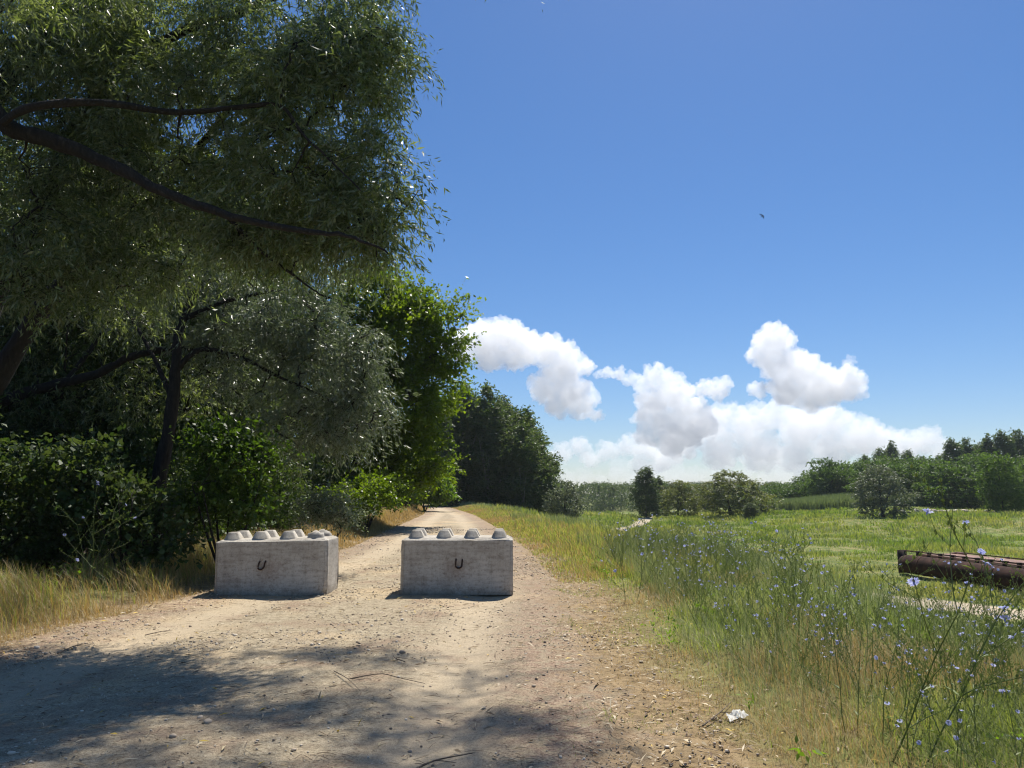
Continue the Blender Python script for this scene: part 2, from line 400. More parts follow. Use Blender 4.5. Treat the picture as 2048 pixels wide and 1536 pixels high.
def ell_points(c, r, n, shell=.55):
    """points in an ellipsoid, biased outward, with lumpy density"""
    d = unit(rs.normal(0, 1, (n, 3))); q = rs.rand(n) ** (1 / 3.) * (1 - shell) + shell * (1 - .35 * rs.rand(n))
    lump = 1 + .12 * np.sin(d[:, 0] * 5 + c[0]) + .10 * np.sin(d[:, 1] * 7 + c[1]) + .10 * np.sin(d[:, 2] * 6 + c[2] * 3)
    return np.asarray(c) + d * (q * lump)[:, None] * np.asarray(r)

def curve(a, b, n=6, sag=.0, wob=.06):
    t = np.linspace(0, 1, n)[:, None]; L = np.linalg.norm(b - a)
    P = a * (1 - t) + b * t + np.array((0, 0, 1.)) * (np.sin(t * math.pi) * sag * L)
    w = rs.normal(0, wob * L, (n, 3)) * np.sin(t * math.pi); return P + w
def smooth_path(P, n=24):
    P = np.asarray(P, float); t = np.linspace(0, len(P) - 1, n); out = []
    for x in t:
        i = min(int(x), len(P) - 2); f = x - i
        p0 = P[max(i - 1, 0)]; p1 = P[i]; p2 = P[i + 1]; p3 = P[min(i + 2, len(P) - 1)]
        out.append(.5 * ((2 * p1) + (-p0 + p2) * f + (2 * p0 - 5 * p1 + 4 * p2 - p3) * f * f + (-p0 + 3 * p1 - 3 * p2 + p3) * f ** 3))
    return np.array(out)

def grow_tree(name, label, cat, base, limbs, crowns, protos, leafmat, barkmat, scale=1., tw_r=.006, l1=14, group=None,
              tilt=.35, shell=.55, sub_sides=3, max_twigs=900, l1_r=.022):
    """limbs: [(points, r0, r1)] world; crowns: [(centre, radii, n)] world; base: world position of the root"""
    base = np.asarray(base, float)
    root = empty(name, base, label, cat, group)
    w = MB(); SP = []
    for P, r0, r1 in limbs:
        Q_ = smooth_path(np.asarray(P, float), max(8, 5 * len(P)))
        Q_ = Q_ + rs.normal(0, r0 * .12, Q_.shape) * np.linspace(0, 1, len(Q_))[:, None]
        R = np.linspace(r0, r1, len(Q_)) * (1 + .06 * rs.normal(0, 1, len(Q_)))
        w.tube(Q_ - base, R, 9 if r0 > .1 else 6)
        SP.append(Q_[len(Q_) // 4:])
    C = np.concatenate([ell_points(c, r, n, shell) for c, r, n in crowns])
    rs.shuffle(C)
    n1 = max(3, len(C) // l1)
    SPa = np.concatenate(SP)
    order = np.argsort([np.min(np.sum((SPa - c) ** 2, 1)) for c in C[:n1]])
    for i in order:
        c = C[i]; d = np.sum((SPa - c) ** 2, 1); a = SPa[np.argmin(d)]
        P = curve(a, c, 7, .06); w.tube(P - base, np.linspace(l1_r, l1_r * .35, 7), 4, cap=False)
        SPa = np.concatenate([SPa, P[1:]])
    for i in range(n1, min(len(C), n1 + max_twigs)):
        c = C[i]; d = np.sum((SPa - c) ** 2, 1); a = SPa[np.argmin(d)]
        w.tube(curve(a, c, 4, .05) - base, np.linspace(tw_r * 1.5, tw_r * .6, 4), sub_sides, cap=False)
    w.build("trunk", barkmat, root, smooth=True)
    bt = .5 + .5 * np.sin(C[:, 0] * 1.7) * np.cos(C[:, 2] * 1.9 + C[:, 1])
    L, var = place_sprays(protos, C - base, scale, tilt, bt)
    link("crown", leaf_mesh("crown", L, var), leafmat, root)
    return root

WILLOW = [spray_willow() for _ in range(8)]
WILLOW_S = [spray_willow(60, .12, .022, .8) for _ in range(8)]
BROAD = [spray_broad(54, .095, .06, .5) for _ in range(8)]
BROAD_N = [spray_broad(44, .07, .045, .35) for _ in range(8)]
MIDL = [spray_broad(44, .15, .085, .75, .4) for _ in range(8)]
FARL = [spray_broad(34, .30, .20, .9, .3) for _ in range(6)]
FARW = [spray_willow(36, .36, .13, 1.1) for _ in range(6)]

def E(px, py, Y, rx, ry, dep, n):
    c = at(px, py, Y); return (c, (rx * Y / FPX, dep, ry * Y / FPX), n)

ORD = "first second third fourth fifth sixth seventh eighth ninth tenth eleventh twelfth thirteenth fourteenth fifteenth sixteenth seventeenth eighteenth nineteenth twentieth".split()
def ordinals(objs, text, last="rightmost"):
    """labels counted from the left as seen from the road"""
    ob = sorted(objs, key=lambda o: o.location.x / o.location.y)
    for i, o in enumerate(ob): o['label'] = text % ("leftmost" if i == 0 else last if i == len(ob) - 1 else ORD[i] + " from left")
# ------------------------------------------------------------------ great willow at the left, overhanging the road
wa = np.array((-7.6, 8.6, hz(-7.6, 8.6) - .1))
top = np.array((-7.3, 8.8, 3.6))
limbsA = [
    ([wa, (-7.7, 8.6, 1.2), (-7.5, 8.7, 2.5), top], .34, .24),
    ([top, at(-60, 235, 8.2), at(30, 262, 8.2), at(130, 290, 8.2), at(250, 345, 8.1), at(340, 390, 8.0), at(450, 428, 7.9), at(600, 462, 7.8), at(700, 475, 7.7), at(775, 505, 7.6)], .115, .008),
    ([at(0, 250, 8.2), at(60, 215, 7.6), at(200, 205, 7.6), at(350, 225, 8.3), at(470, 215, 8.2), at(560, 212, 8.2), at(600, 260, 8.1), at(660, 320, 8.0), at(720, 380, 7.9)], .048, .008),
    ([at(-100, 900, 10), at(-40, 660, 10), at(20, 520, 10), at(85, 420, 10), at(140, 280, 10), at(260, 120, 9.8), at(480, 20, 9.4), at(640, -40, 9)], .19, .03),
    ([at(-20, 780, 11), at(90, 610, 11), at(170, 530, 11), at(245, 455, 11), at(330, 375, 10.8), at(400, 290, 10.5), at(540, 130, 10), at(690, 40, 9.6)], .15, .02),
    ([top, at(-100, 120, 8.5), at(80, -100, 8), at(350, -250, 7.5), at(560, -330, 7)], .14, .03),
    ([top, (-6.8, 9.4, 6.5), (-5.6, 10.6, 9.4), (-3.0, 12.2, 11.8), (-.6, 12.8, 12.4), (1.2, 12.6, 12.6)], .16, .02),
    ([top, (-6.6, 7.6, 5.4), (-5.6, 6.9, 6.4), (-4.4, 6.8, 6.9)], .09, .02),
    ([at(450, 428, 8.7), at(520, 500, 8.8), at(600, 560, 8.9), at(640, 590, 8.9)], .03, .008),
    ([at(700, 475, 8.5), at(760, 470, 8.4), at(800, 430, 8.4), at(835, 385, 8.4)], .012, .004),
]
crA = [
    E(640, 220, 8.8, 165, 170, .9, 230), E(700, 130, 8.6, 125, 90, .7, 90), E(560, 90, 9.2, 200, 120, 1.0, 170), E(740, 330, 8.6, 65, 90, .5, 50),
    E(560, 400, 8.9, 190, 85, .8, 130), E(700, 440, 8.6, 80, 60, .5, 45), E(350, 250, 9.3, 210, 150, 1.0, 190), E(150, 130, 9.4, 230, 170, 1.0, 300), E(60, 20, 10, 240, 160, 1.2, 220), E(300, 90, 10.2, 240, 120, 1.0, 170),
    E(380, 40, 9.4, 240, 110, 1.1, 150), E(120, 370, 9.8, 180, 110, 1.0, 110), E(330, 480, 9.6, 190, 80, .7, 90), E(700, 20, 9.0, 70, 90, .6, 50),
    E(250, 360, 9.3, 230, 80, .5, 70), E(560, 460, 9.0, 150, 60, .4, 50), E(80, 500, 9.0, 130, 130, .5, 110), E(400, 260, 10.2, 260, 110, .7, 110), E(150, 330, 10.4, 200, 120, .6, 120), E(640, 420, 9.8, 130, 90, .5, 90), E(600, 300, 9.9, 170, 120, .5, 60), E(560, 480, 8.9, 190, 40, .4, 60), E(760, 440, 8.5, 50, 50, .3, 18), E(250, 560, 9.6, 120, 90, .5, 50),
    E(810, 400, 8.4, 40, 25, .25, 9), E(760, 500, 8.5, 40, 35, .3, 14), E(800, 100, 8.7, 42, 60, .4, 24), E(790, 2, 8.7, 50, 12, .3, 7),
    *[((gx_ + 12.5 * sd.x / sd.z, gy_ + 12.5 * sd.y / sd.z, 12.5), (rx_, ry_, .6), n_) for gx_, gy_, rx_, ry_, n_ in (
        (-3.9, 5.7, 1.3, .8, 60), (-2.7, 4.7, 1.0, .7, 50), (-2.3, 6.2, .9, .4, 34), (-1.3, 5.3, .8, .45, 60), (-1.5, 6.9, .8, .3, 34), (-.35, 4.9, .65, .35, 46),
        (-.9, 4.1, 1.2, .4, 60), (.35, 4.25, .5, .3, 14), (-2.9, 3.7, 1.5, .6, 60), (-4.6, 4.4, 1.2, 1.2, 70), (-4.9, 6.9, .9, .6, 30), (-3.0, 7.2, .8, .25, 16), (-.3, 6.2, .4, .2, 8), (-6.3, 8.6, 1.2, .9, 50), (-5.9, 10.2, .9, .8, 34), (-7.0, 6.5, 1.5, 1.4, 60))],
    # above the picture, over the foreground: what shades the near road
    ((-4.6, 6.8, 6.9), (1.4, 1.2, .7), 50), ((-6.6, 8.3, 7.4), (2.0, 1.5, 1.2), 80), ((-5.6, 6.2, 6.2), (1.4, 1.2, .9), 50),
]
grow_tree("willow_tree", "great willow with narrow leaves at left, its long sloping limb reaching over the dirt road", "tree",
          wa, limbsA, crA, WILLOW, M['willow'], M['bark'], 1.0, .004, 13, l1_r=.016, max_twigs=1500)

# ------------------------------------------------------------------ silver willow behind the left block
wb = np.array((*at(305, 1075, 15)[:2], 0)); wb[2] = hz(wb[0], wb[1]) - .1
limbsB = [
    ([wb, at(318, 960, 15), at(338, 860, 15), at(352, 740, 15), at(365, 640, 15.2), at(420, 540, 15.4)], .17, .06),
    ([at(352, 740, 15), at(400, 700, 15.2), at(480, 715, 15.3), at(560, 755, 15.4), at(640, 790, 15.4), at(700, 830, 15.4)], .07, .015),
    ([at(365, 640, 15.2), at(460, 600, 15.5), at(580, 580, 15.6), at(680, 600, 15.6)], .06, .015),
    ([at(345, 800, 15), at(300, 700, 15.4), at(240, 600, 15.8)], .06, .02),
]
crB = [E(590, 640, 15.6, 125, 75, 1.3, 180), E(650, 740, 15.5, 95, 90, 1.1, 150), E(690, 850, 15.4, 65, 65, .8, 70), E(500, 700, 15.8, 140, 110, 1.2, 170),
       E(340, 590, 16, 190, 100, 1.2, 180), E(590, 850, 15.6, 90, 60, .8, 60), E(720, 780, 15.4, 45, 70, .5, 40), E(735, 690, 15.6, 40, 55, .5, 34), E(640, 545, 16, 60, 35, .6, 40), E(765, 830, 15.2, 22, 30, .3, 12), E(440, 560, 15.8, 90, 50, .8, 60)]
grow_tree("willow_tree", "silver leaved willow drooping behind the left concrete block, on a dark slanting trunk", "tree",
          wb, limbsB, crB, WILLOW_S, M['silver'], M['bark'], .9, .006, 12)

# a third willow whose arched limb crosses the left middle
wc = np.array((-12.5, 16.5, hz(-12.5, 16.5) - .1))
limbsC = [([wc, (-12.3, 16.5, 1.3), at(-60, 840, 16.5), at(40, 790, 16.3), at(130, 765, 16.2), at(200, 745, 16), at(280, 708, 16), at(345, 700, 16), at(430, 690, 16.2)], .17, .04),
          ([at(130, 765, 16.2), at(180, 700, 16.4), at(230, 620, 16.6), at(260, 520, 16.8)], .06, .02),
          ([(-12.3, 16.5, 1.3), (-12.2, 16.7, 3.5), (-11.6, 17, 6), (-11, 17.5, 8.5)], .13, .04)]
crC = [E(120, 600, 17, 200, 130, 1.4, 260), E(60, 800, 16.8, 150, 90, 1.0, 90), E(300, 780, 16.8, 130, 70, .8, 70), E(100, 400, 17.5, 260, 140, 1.6, 220), E(380, 420, 18, 220, 120, 1.6, 170)]
grow_tree("willow_tree", "shaded willow with an arched limb crossing left to right behind the great willow's foliage", "tree",
          wc, limbsC, crC, WILLOW_S, M['willow'], M['bark'], 1.0, .006, 12)

# bright green broadleaf tree standing over the road bend
wd_ = np.array((*at(672, 1040, 33.5)[:2], 0)); wd_[2] = hz(wd_[0], wd_[1]) - .1
limbsD = [([wd_, at(705, 940, 33), at(760, 820, 33), at(770, 700, 33), at(780, 600, 33)], .2, .05),
          ([at(755, 860, 33), at(810, 780, 33), at(870, 700, 33), at(920, 640, 33)], .08, .012),
          ([at(760, 800, 33), at(700, 700, 33), at(680, 600, 33)], .08, .02),
          ([at(770, 720, 33), at(820, 640, 33), at(850, 590, 33)], .06, .012)]
crD = [E(800, 690, 33, 90, 100, 1.6, 280), E(740, 600, 33.7, 85, 75, 1.5, 150), E(850, 650, 33, 62, 50, 1.0, 60), E(910, 620, 33, 28, 22, .5, 9), E(915, 690, 33, 30, 20, .5, 9), E(890, 720, 33, 45, 45, .8, 40), E(835, 600, 33, 40, 30, .7, 22),
       E(790, 820, 33, 110, 90, 1.6, 260), E(820, 920, 33.7, 80, 70, 1.3, 160), E(700, 900, 33, 110, 110, 1.5, 180), E(880, 780, 34.2, 50, 60, 1.0, 60)]
grow_tree("broadleaf_tree", "bright green broadleaf tree with upright shoots, between the silver willow and the poplar grove", "tree",
          wd_, limbsD, crD, BROAD, M['broad'], M['bark'], 1.75, .01, 10)

# ------------------------------------------------------------------ the dark wood behind: tree kinds built once and copied
def simple_tree(name, label, cat, h, crowns, protos, lm, bm_, r=.18, scale=1., group=None, stems=3, l1=10):
    tl_ = 1.3 if protos is FARL else .4
    base = np.zeros(3)
    limbs = [([base, (rs.normal(0, .1), rs.normal(0, .1), h * .35), (rs.normal(0, .3), rs.normal(0, .3), h * .85)], r, r * .25)]
    for k in range(stems):
        a = rs.rand() * 6.28; z0 = h * rs.uniform(.15, .45); q = h * rs.uniform(.12, .3)
        limbs.append(([(0, 0, z0), (q * .5 * math.cos(a), q * .5 * math.sin(a), z0 + h * .15), (q * math.cos(a), q * math.sin(a), z0 + h * .35)], r * .45, r * .12))
    return grow_tree(name, label, cat, base, limbs, crowns, protos, lm, bm_, scale, r * .05, l1, group, tilt=tl_, max_twigs=160, l1_r=r * .14)

def put(root, x, y, s=1., rz=None, dz=0, label=None, sz=None):
    root.location = (x, y, hz(x, y) - .08 + dz); root.rotation_euler = (0, 0, rnd.uniform(0, 6.28) if rz is None else rz)
    root.scale = (s, s, sz or s)
    if label: root['label'] = label
    return root

protoF = [simple_tree("forest_tree", "x", "tree", 13, [((rs.normal(0, .4), rs.normal(0, .4), z), (w_, w_, 1.6), n) for z, w_, n in
          ((3.2, 2.4, 130), (5.5, 2.8, 170), (8, 2.9, 170), (10.5, 2.5, 130), (12.2, 1.6, 60))], MIDL, M['forest'], M['bark'], .2, 1.25) for _ in range(3)]
woods = [(-15.5, 20, 1.0), (-11.5, 21.5, .95), (-8.3, 21, .8), (-18.5, 15.5, 1.0), (-14.5, 26, 1.1), (-10, 28, 1.05), (-20, 24, 1.15), (-24, 19, 1.1),
         (-7.9, 31, .72), (-26, 28, 1.2), (-19, 33, 1.2), (-12.5, 36, 1.1), (-15.5, 12.5, .9), (-31, 24, 1.2), (-9.8, 42, .8), (-17, 44, 1.1), (-24, 40, 1.2), (-10.5, 17.8, .62)]
wl = ["dark woodland tree in the shade behind the willows", ]
for i, (x, y, s) in enumerate(woods):
    o = protoF[i] if i < 3 else copy_tree(protoF[i % 3])
    put(o, x, y, s); tag(o, "dark green woodland tree crowded in the deep shade behind the willows", "tree", "woodland trees behind the willows")

# understorey shrubs along the wood's edge
protoS = [simple_tree("shrub", "x", "shrub", 2.4, [((0, 0, .9), (.9, .9, .8), 90), ((rs.normal(0, .2), rs.normal(0, .2), 1.8), (.7, .7, .6), 55)], BROAD_N, M['forest'], M['bark'], .03, 1.2, stems=5) for _ in range(3)]
shr = [(-8.6, 10.3, 1.0), (-9.8, 11.6, 1.25), (-8.4, 12.6, 1.1), (-7.6, 13.6, 1.0), (-10.8, 13.2, 1.4), (-6.9, 16.5, 1.0), (-8.6, 17.5, 1.35), (-10.5, 16, 1.4), (-7.1, 19.3, 1.2),
       (-12.6, 14.6, 1.5), (-6.7, 21.8, 1.15), (-7.6, 24, 1.4), (-12, 18.5, 1.5), (-9, 20, 1.5), (-14, 17, 1.6), (-8.6, 27, 1.4), (-12, 24, 1.7), (-8.8, 34, 1.3), (-9.5, 38, 1.5), (-16, 22, 1.8), (-6.9, 27.5, 1.1), (-7.4, 31, 1.3)]
for i, (x, y, s) in enumerate(shr):
    o = protoS[i] if i < 3 else copy_tree(protoS[i % 3])
    put(o, x, y, s); tag(o, "dark leafy shrub in the shaded undergrowth beneath the left trees", "shrub", "shrubs in the undergrowth")

def bush(name, label, px, py, Y, crowns, protos, lm, scale, h, r=.03):
    c = at(px, py, Y); b0 = np.array((c[0], c[1], hz(c[0], c[1]) - .05))
    limbs = []
    for k in range(6):
        a = k * 1.05 + rs.rand(); q = h * .3
        limbs.append(([b0, b0 + (q * .5 * math.cos(a), q * .5 * math.sin(a), h * .35), b0 + (q * math.cos(a), q * math.sin(a), h * .75)], r, r * .3))
    return grow_tree(name, label, "shrub", b0, limbs, crowns, protos, lm, M['bark'], scale, .005, 10, max_twigs=300, l1_r=r * .4)
bush("shrub", "sunlit bright green shrub glowing in a gap behind the left concrete block", 455, 1060, 13.2,
     [E(430, 890, 13.2, 55, 40, .5, 40), E(470, 950, 13.2, 85, 60, .6, 75), E(420, 1000, 13.3, 60, 40, .5, 36), E(500, 900, 13.3, 45, 30, .4, 20), E(480, 1020, 13.2, 70, 35, .5, 36)], BROAD_N, M['shadeleaf'], 1.15, 2.2)
bush("shrub", "large leaved green shrub in the shade at far left, near the tall dry grass", 250, 1110, 12.4,
     [E(200, 960, 12.6, 60, 50, .35, 36), E(250, 1020, 12.5, 85, 60, .45, 70), E(310, 1080, 12.4, 70, 45, .4, 44), E(180, 900, 12.6, 25, 20, .2, 8)], [spray_broad(30, .10, .08, .4) for _ in range(5)], M['forest'], 1.0, 1.7)
bush("shrub", "feathery leaved sapling with fine leaflets right behind the left concrete block", 650, 1060, 14.5,
     [E(650, 1020, 14.5, 52, 34, .4, 60), E(680, 1035, 14.5, 35, 25, .3, 26)], [spray_broad(60, .05, .022, .4) for _ in range(5)], M['silver'], 1.1, 1.0)
BB = [spray_broad(40, .20, .13, .8) for _ in range(5)]
bush("shrub", "yellow green roadside bush where the dirt road bends out of sight", 850, 1022, 60,
     [E(862, 965, 60, 38, 38, 1.5, 150), E(885, 990, 60, 20, 17, .8, 50), E(838, 985, 60, 34, 28, 1.2, 90)], BB, M['bushgreen'], 1.0, 3.0, .05)
bush("shrub", "green bush left of the road, between the tall broadleaf tree and the yellow green bush", 810, 1020, 55,
     [E(815, 960, 55, 36, 38, 1.4, 110), E(790, 985, 54, 40, 28, 1.2, 80), E(830, 930, 56, 30, 30, 1.2, 60)], BB, M['broad'], 1.1, 3, .05)
bush("shrub", "dense green bush at the foot of the tall broadleaf tree", 730, 1050, 27,
     [E(740, 990, 27, 60, 36, .9, 90), E(690, 1010, 26, 60, 34, .8, 80), E(780, 985, 30, 40, 30, .9, 60)], BROAD, M['broad'], 1.1, 2, .04)

# ------------------------------------------------------------------ poplar grove beyond the bend
protoP = [simple_tree("poplar_tree", "x", "tree", 13, [((rs.normal(0, .3), rs.normal(0, .3), z), (w_ * 1.05, w_ * 1.05, 1.6), n) for z, w_, n in
          ((1.6, 1.9, 80), (3.4, 2.3, 120), (5.6, 2.4, 130), (7.8, 2.2, 130), (9.8, 1.8, 110), (11.4, 1.2, 70), (12.6, .6, 26))], FARL, M['poplar'], M['palebark'], .16, .85) for _ in range(3)]
grove = [(925, 85, 1.0), (975, 84, 1.05), (1005, 88, 1.06), (1045, 86, .98), (1062, 90, .92), (895, 90, .95), (950, 93, 1.05), (1078, 84, .68), (870, 82, .9), (1022, 92, 1.04), (1045, 82, .84)]
for i, (px, Y, s) in enumerate(grove):
    x = at(px, 1000, Y)[0]
    o = protoP[i] if i < 3 else copy_tree(protoP[i % 3])
    put(o, x, Y, 1.22 * s ** .5, sz=s * .97); tag(o, "tall dark poplar in the dense grove beyond the bend of the road", "tree", "poplars of the grove beyond the bend")
ordinals([o for o in S.objects if o.get('group') == "poplars of the grove beyond the bend"], "%s tall dark poplar of the dense grove beyond the road bend")
protoR = [simple_tree("willow_tree", "x", "tree", 6, [((rs.normal(0, .4) + dx, rs.normal(0, .4), z), (w_, w_, 1.2), n) for z, w_, n, dx in
          ((1.4, 2.6, 100, 0), (2.8, 3.0, 130, .4), (4.2, 2.6, 110, -.3), (5.3, 1.7, 60, .2))], FARW, M['olive'], M['bark'], .16, .62, stems=6) for _ in range(2)]
e = simple_tree("willow_tree", "x", "tree", 6, [((0, 0, 1.5), (1.8, 1.8, 1.4), 80), ((.2, 0, 3.2), (2.0, 2.0, 1.6), 110), ((0, 0, 4.8), (1.4, 1.4, 1.2), 60)], FARL, M['greyolive'], M['bark'], .12, .6, stems=6)
put(e, at(1128, 1000, 78)[0], 78, 1.02, sz=(72 / FPX * 78 + 1.45 + .4) / 6.2, label="rounded grey green willow standing alone just right of the dark poplar grove"); e['category'] = "tree"
def willow_at(i, px, Y, s, label, m_=None, sz=None):
    o = protoR[i] if protoR[i].get('used') is None else copy_tree(protoR[i])
    if protoR[i].get('used') is None: protoR[i]['used'] = 1
    put(o, at(px, 1000, Y)[0], Y, s, label=label, sz=sz)
    if m_:
        for ch in o.children:
            if ch.name.startswith("crown"):
                ch.data = ch.data.copy(); ch.data.materials[0] = m_
    return o
def hs_(ytop, Y, h0, zb=None):
    """vertical scale that brings the top of a tree h0 tall to photo row ytop"""
    return ((985 - ytop) / FPX * Y + EYE + 1.9) / h0
spec = [(0, 1355, 126, 1.30, "round olive willow at mid distance, left of the broader one in the meadow", None, hs_(955, 126, 6.2)),
        (1, 1462, 118, 2.0, "broadest olive willow at mid distance, in the middle of the meadow", None, hs_(943, 118, 6.2)),
        (1, 1765, 92, 1.25, "squat silvery willow on the bank edge above its own dark shadow", M['greyolive'], hs_(940, 92, 6.2))]
for a in spec: willow_at(*a)
# low bushes in the meadow line
for px, Y, s, mm, lab in [(1500, 108, .5, M['olive'], "low bush at the right foot of the broadest meadow willow"),
                          (1410, 150, 1.3, M['farleaf'], "dark upright tree seen between the two olive willows"),]:
    o = copy_tree(protoP[1]); put(o, at(px, 1000, Y)[0], Y, s * .95, sz=s * (.30 if s > 1 else .32), label=lab); o.name = "bush" if s < 1 else "leafy_tree"
    tag(o, None, "bush" if s < 1 else "tree"); 
    if 'group' in o: del o['group']
o = copy_tree(protoP[0]); o.name = "poplar_tree"; put(o, at(1292, 1000, 122)[0], 122, .95, sz=hs_(930, 122, 13.4), label="slender dark poplar alone at mid distance, left of the round meadow willows"); del o['group']
o = copy_tree(protoP[2]); o.name = "poplar_tree"; put(o, at(1318, 1000, 135)[0], 135, .85, sz=hs_(948, 135, 13.4), label="thin poplar just behind and right of the slender lone poplar"); del o['group']

# right-hand tree line
protoT = [simple_tree("leafy_tree", "x", "tree", 9, [((rs.normal(0, .6), rs.normal(0, .6), z), (w_, w_, 1.7), n) for z, w_, n in
          ((1.7, 3.2, 110), (3.8, 3.8, 150), (6, 3.6, 140), (8, 2.4, 70))], FARL, M['farleaf'], M['bark'], .2, 1.0, stems=5) for _ in range(3)]
tl = [(1560, 160, .85, 968), (1610, 158, .95, 960), (1655, 150, .9, 936), (1700, 150, 1.0, 948), (1745, 140, 1.0, 942), (1800, 135, 1.0, 950), (1850, 132, 1.05, 948), (1895, 126, 1.0, 940), (1930, 122, 1.05, 950), (2050, 126, 1.1, 935), (2010, 135, 1.3, 945), (1590, 175, 1.1, 966),
      (1680, 170, 1.25, 935), (1640, 175, 1.35, 938), (1530, 178, .95, 975), (1490, 175, .85, 972), (2090, 115, 1.2, 930), (1830, 150, 1.1, 938), (1770, 155, 1.1, 935), (1970, 150, 1.2, 930)]
for i, (px, Y, s, yt) in enumerate(tl):
    o = protoT[i] if i < 3 else copy_tree(protoT[i % 3])
    put(o, at(px, 1000, Y)[0], Y, s * 1.12, sz=hs_(yt - 7, Y, 9.6)); tag(o, "bushy green tree in the tree line along the meadow's right edge", "tree", "bushy trees of the far tree line")
tp = [(1735, 190, 1.1, 925), (1765, 180, 1.1, 912), (1790, 185, 1.2, 898), (1820, 190, 1.1, 915), (1850, 195, 1.1, 925), (1880, 185, 1.1, 926), (1912, 165, 1.25, 893), (1940, 168, 1.25, 892), (1985, 160, 1.3, 888), (2015, 158, 1.3, 880), (2045, 162, 1.3, 878), (1962, 175, 1.1, 906), (2075, 160, 1.4, 880), (1715, 195, 1.0, 935)]
for i, (px, Y, s, yt) in enumerate(tp):
    o = copy_tree(protoP[i % 3]); o.name = "poplar_tree"
    put(o, at(px, 1000, Y)[0], Y, s, sz=hs_(yt, Y, 13.4)); tag(o, "tall poplar rising above the tree line at the right", "tree", "poplars above the right tree line")
o = copy_tree(protoT[1]); put(o, at(2003, 1000, 104)[0], 104, .82, label="small spreading tree at right edge with a bare trunk and shade beneath"); del o['group']

ordinals([o for o in S.objects if o.get('group') == "poplars above the right tree line"], "%s tall poplar rising above the bushy tree line at right")
ordinals([o for o in S.objects if o.get('group') == "bushy trees of the far tree line"], "%s bushy green tree in the meadow's right tree line")
# far forest: one mass nobody could count
C = []
for k in range(520):
    x = rs.uniform(-30, 135); y = 265 + rs.uniform(0, 45); g_ = hz(x, y); h_ = rs.uniform(.84, 1.0) * (4.9 * y / 285 - g_)
    for q in range(18):
        C.append((x + rs.normal(0, 1.3), y + rs.normal(0, 1.3), g_ + h_ * (1 - rs.rand() ** 1.3)))
C = np.array(C); L, var = place_sprays(FARL, C, 1.35, .4)
tag(link("far_forest", leaf_mesh("far_forest", L, var), M['poplar']), "long hazy forest belt closing the view across the meadow", "forest", None, 'stuff')

# ------------------------------------------------------------------ grass
def blades(X, Y, H, Wd, lean, var, Z=None, curl=.35):
    n = len(X); Z = height(X, Y) if Z is None else Z
    B = np.stack([X, Y, Z - .02], -1); a = rs.rand(n) * 6.283
    side = np.stack([np.cos(a), np.sin(a), np.zeros(n)], -1); fw = np.stack([-np.sin(a), np.cos(a), np.zeros(n)], -1)
    fw = fw * rs.choice([-1, 1], n)[:, None] + np.array((-.25, -.1, 0))
    H = H[:, None]; Wd = Wd[:, None]; ln = lean[:, None]
    mid = B + (0, 0, 1) * H * .55 + fw * H * ln * .35
    tip = B + (0, 0, 1) * H * (1 - curl * ln * .5) + fw * H * ln
    V = np.stack([B - side * Wd * .5, B + side * Wd * .5, mid + side * Wd * .42, mid - side * Wd * .42, tip], 1)
    k = np.arange(n)[:, None] * 5
    return V.reshape(-1, 3), k + np.array([[0, 1, 2, 3]]), k + np.array([[3, 2, 4]]), np.repeat(var, 5)
def grass(name, label, matk, sets):
    VV = []; QQ = []; TT = []; vv = []; n = 0
    for s_ in sets:
        V, q, t, v = blades(*s_); VV.append(V); QQ.append(q + n); TT.append(t + n); vv.append(v); n += len(V)
    me = raw_mesh(name, np.concatenate(VV), np.concatenate(QQ), np.concatenate(TT), np.concatenate(vv))
    return tag(link(name, me, M[matk]), label, "grass", None, 'stuff')
def scatter(n, y0, y1, x0, x1, power=1.6):
    """denser near the camera"""
    t = rs.rand(n) ** power; Y = y0 + (y1 - y0) * t; X = x0 + (x1 - x0) * rs.rand(n); return X, Y
def bw(Y, k=.8): return np.maximum(.0028, np.abs(Y) / 768 * k * .55)

right_edge = lambda Y: np.interp(Y, RR[:, 0], RR[:, 1]); left_edge = lambda Y: np.interp(Y, RL[:, 0], RL[:, 1])
gsets = []; dsets = []; fsets = []; wsets = []
# near right verge
n = 170000; Y = 2.2 + 13 * rs.rand(n) ** 1.5; s = rs.rand(n) ** .8 * (2.0 + .55 * Y); X = right_edge(Y) - .25 + s
pat = fbm(X, Y, 1.1, 3, 60); keep = rs.rand(n) < sst(-.05, 1.1, s + 2.0 * (pat - .5)) * (.45 + .9 * sst(.35, .55, fbm(X, Y, .45, 2, 62))) + .05
X, Y, s, pat = X[keep], Y[keep], s[keep], pat[keep]
pat2 = fbm(X, Y, 1.7, 3, 64); dryp = sst(.64, .46, pat2 + .06 * sst(.5, 2.0, s) + .022 * (Y - 5)); isd = rs.rand(len(X)) < dryp * .95
Hh = (.035 + .20 * sst(.5, 2.2, s) * (.4 + 1.2 * fbm(X, Y, .6, 2, 61))) * rs.uniform(.4, 1.6, len(X)); ln = rs.uniform(.1, 1.5, len(X))
gsets.append((X[~isd], Y[~isd], Hh[~isd], bw(Y[~isd]), ln[~isd], np.clip(rs.rand((~isd).sum()) * .7 + 1.1 * (fbm(X[~isd], Y[~isd], .8, 3, 67) - .36), 0, 1)))
dsets.append((X[isd], Y[isd], Hh[isd] * 1.1, bw(Y[isd]) * .8, ln[isd], rs.rand(isd.sum())))
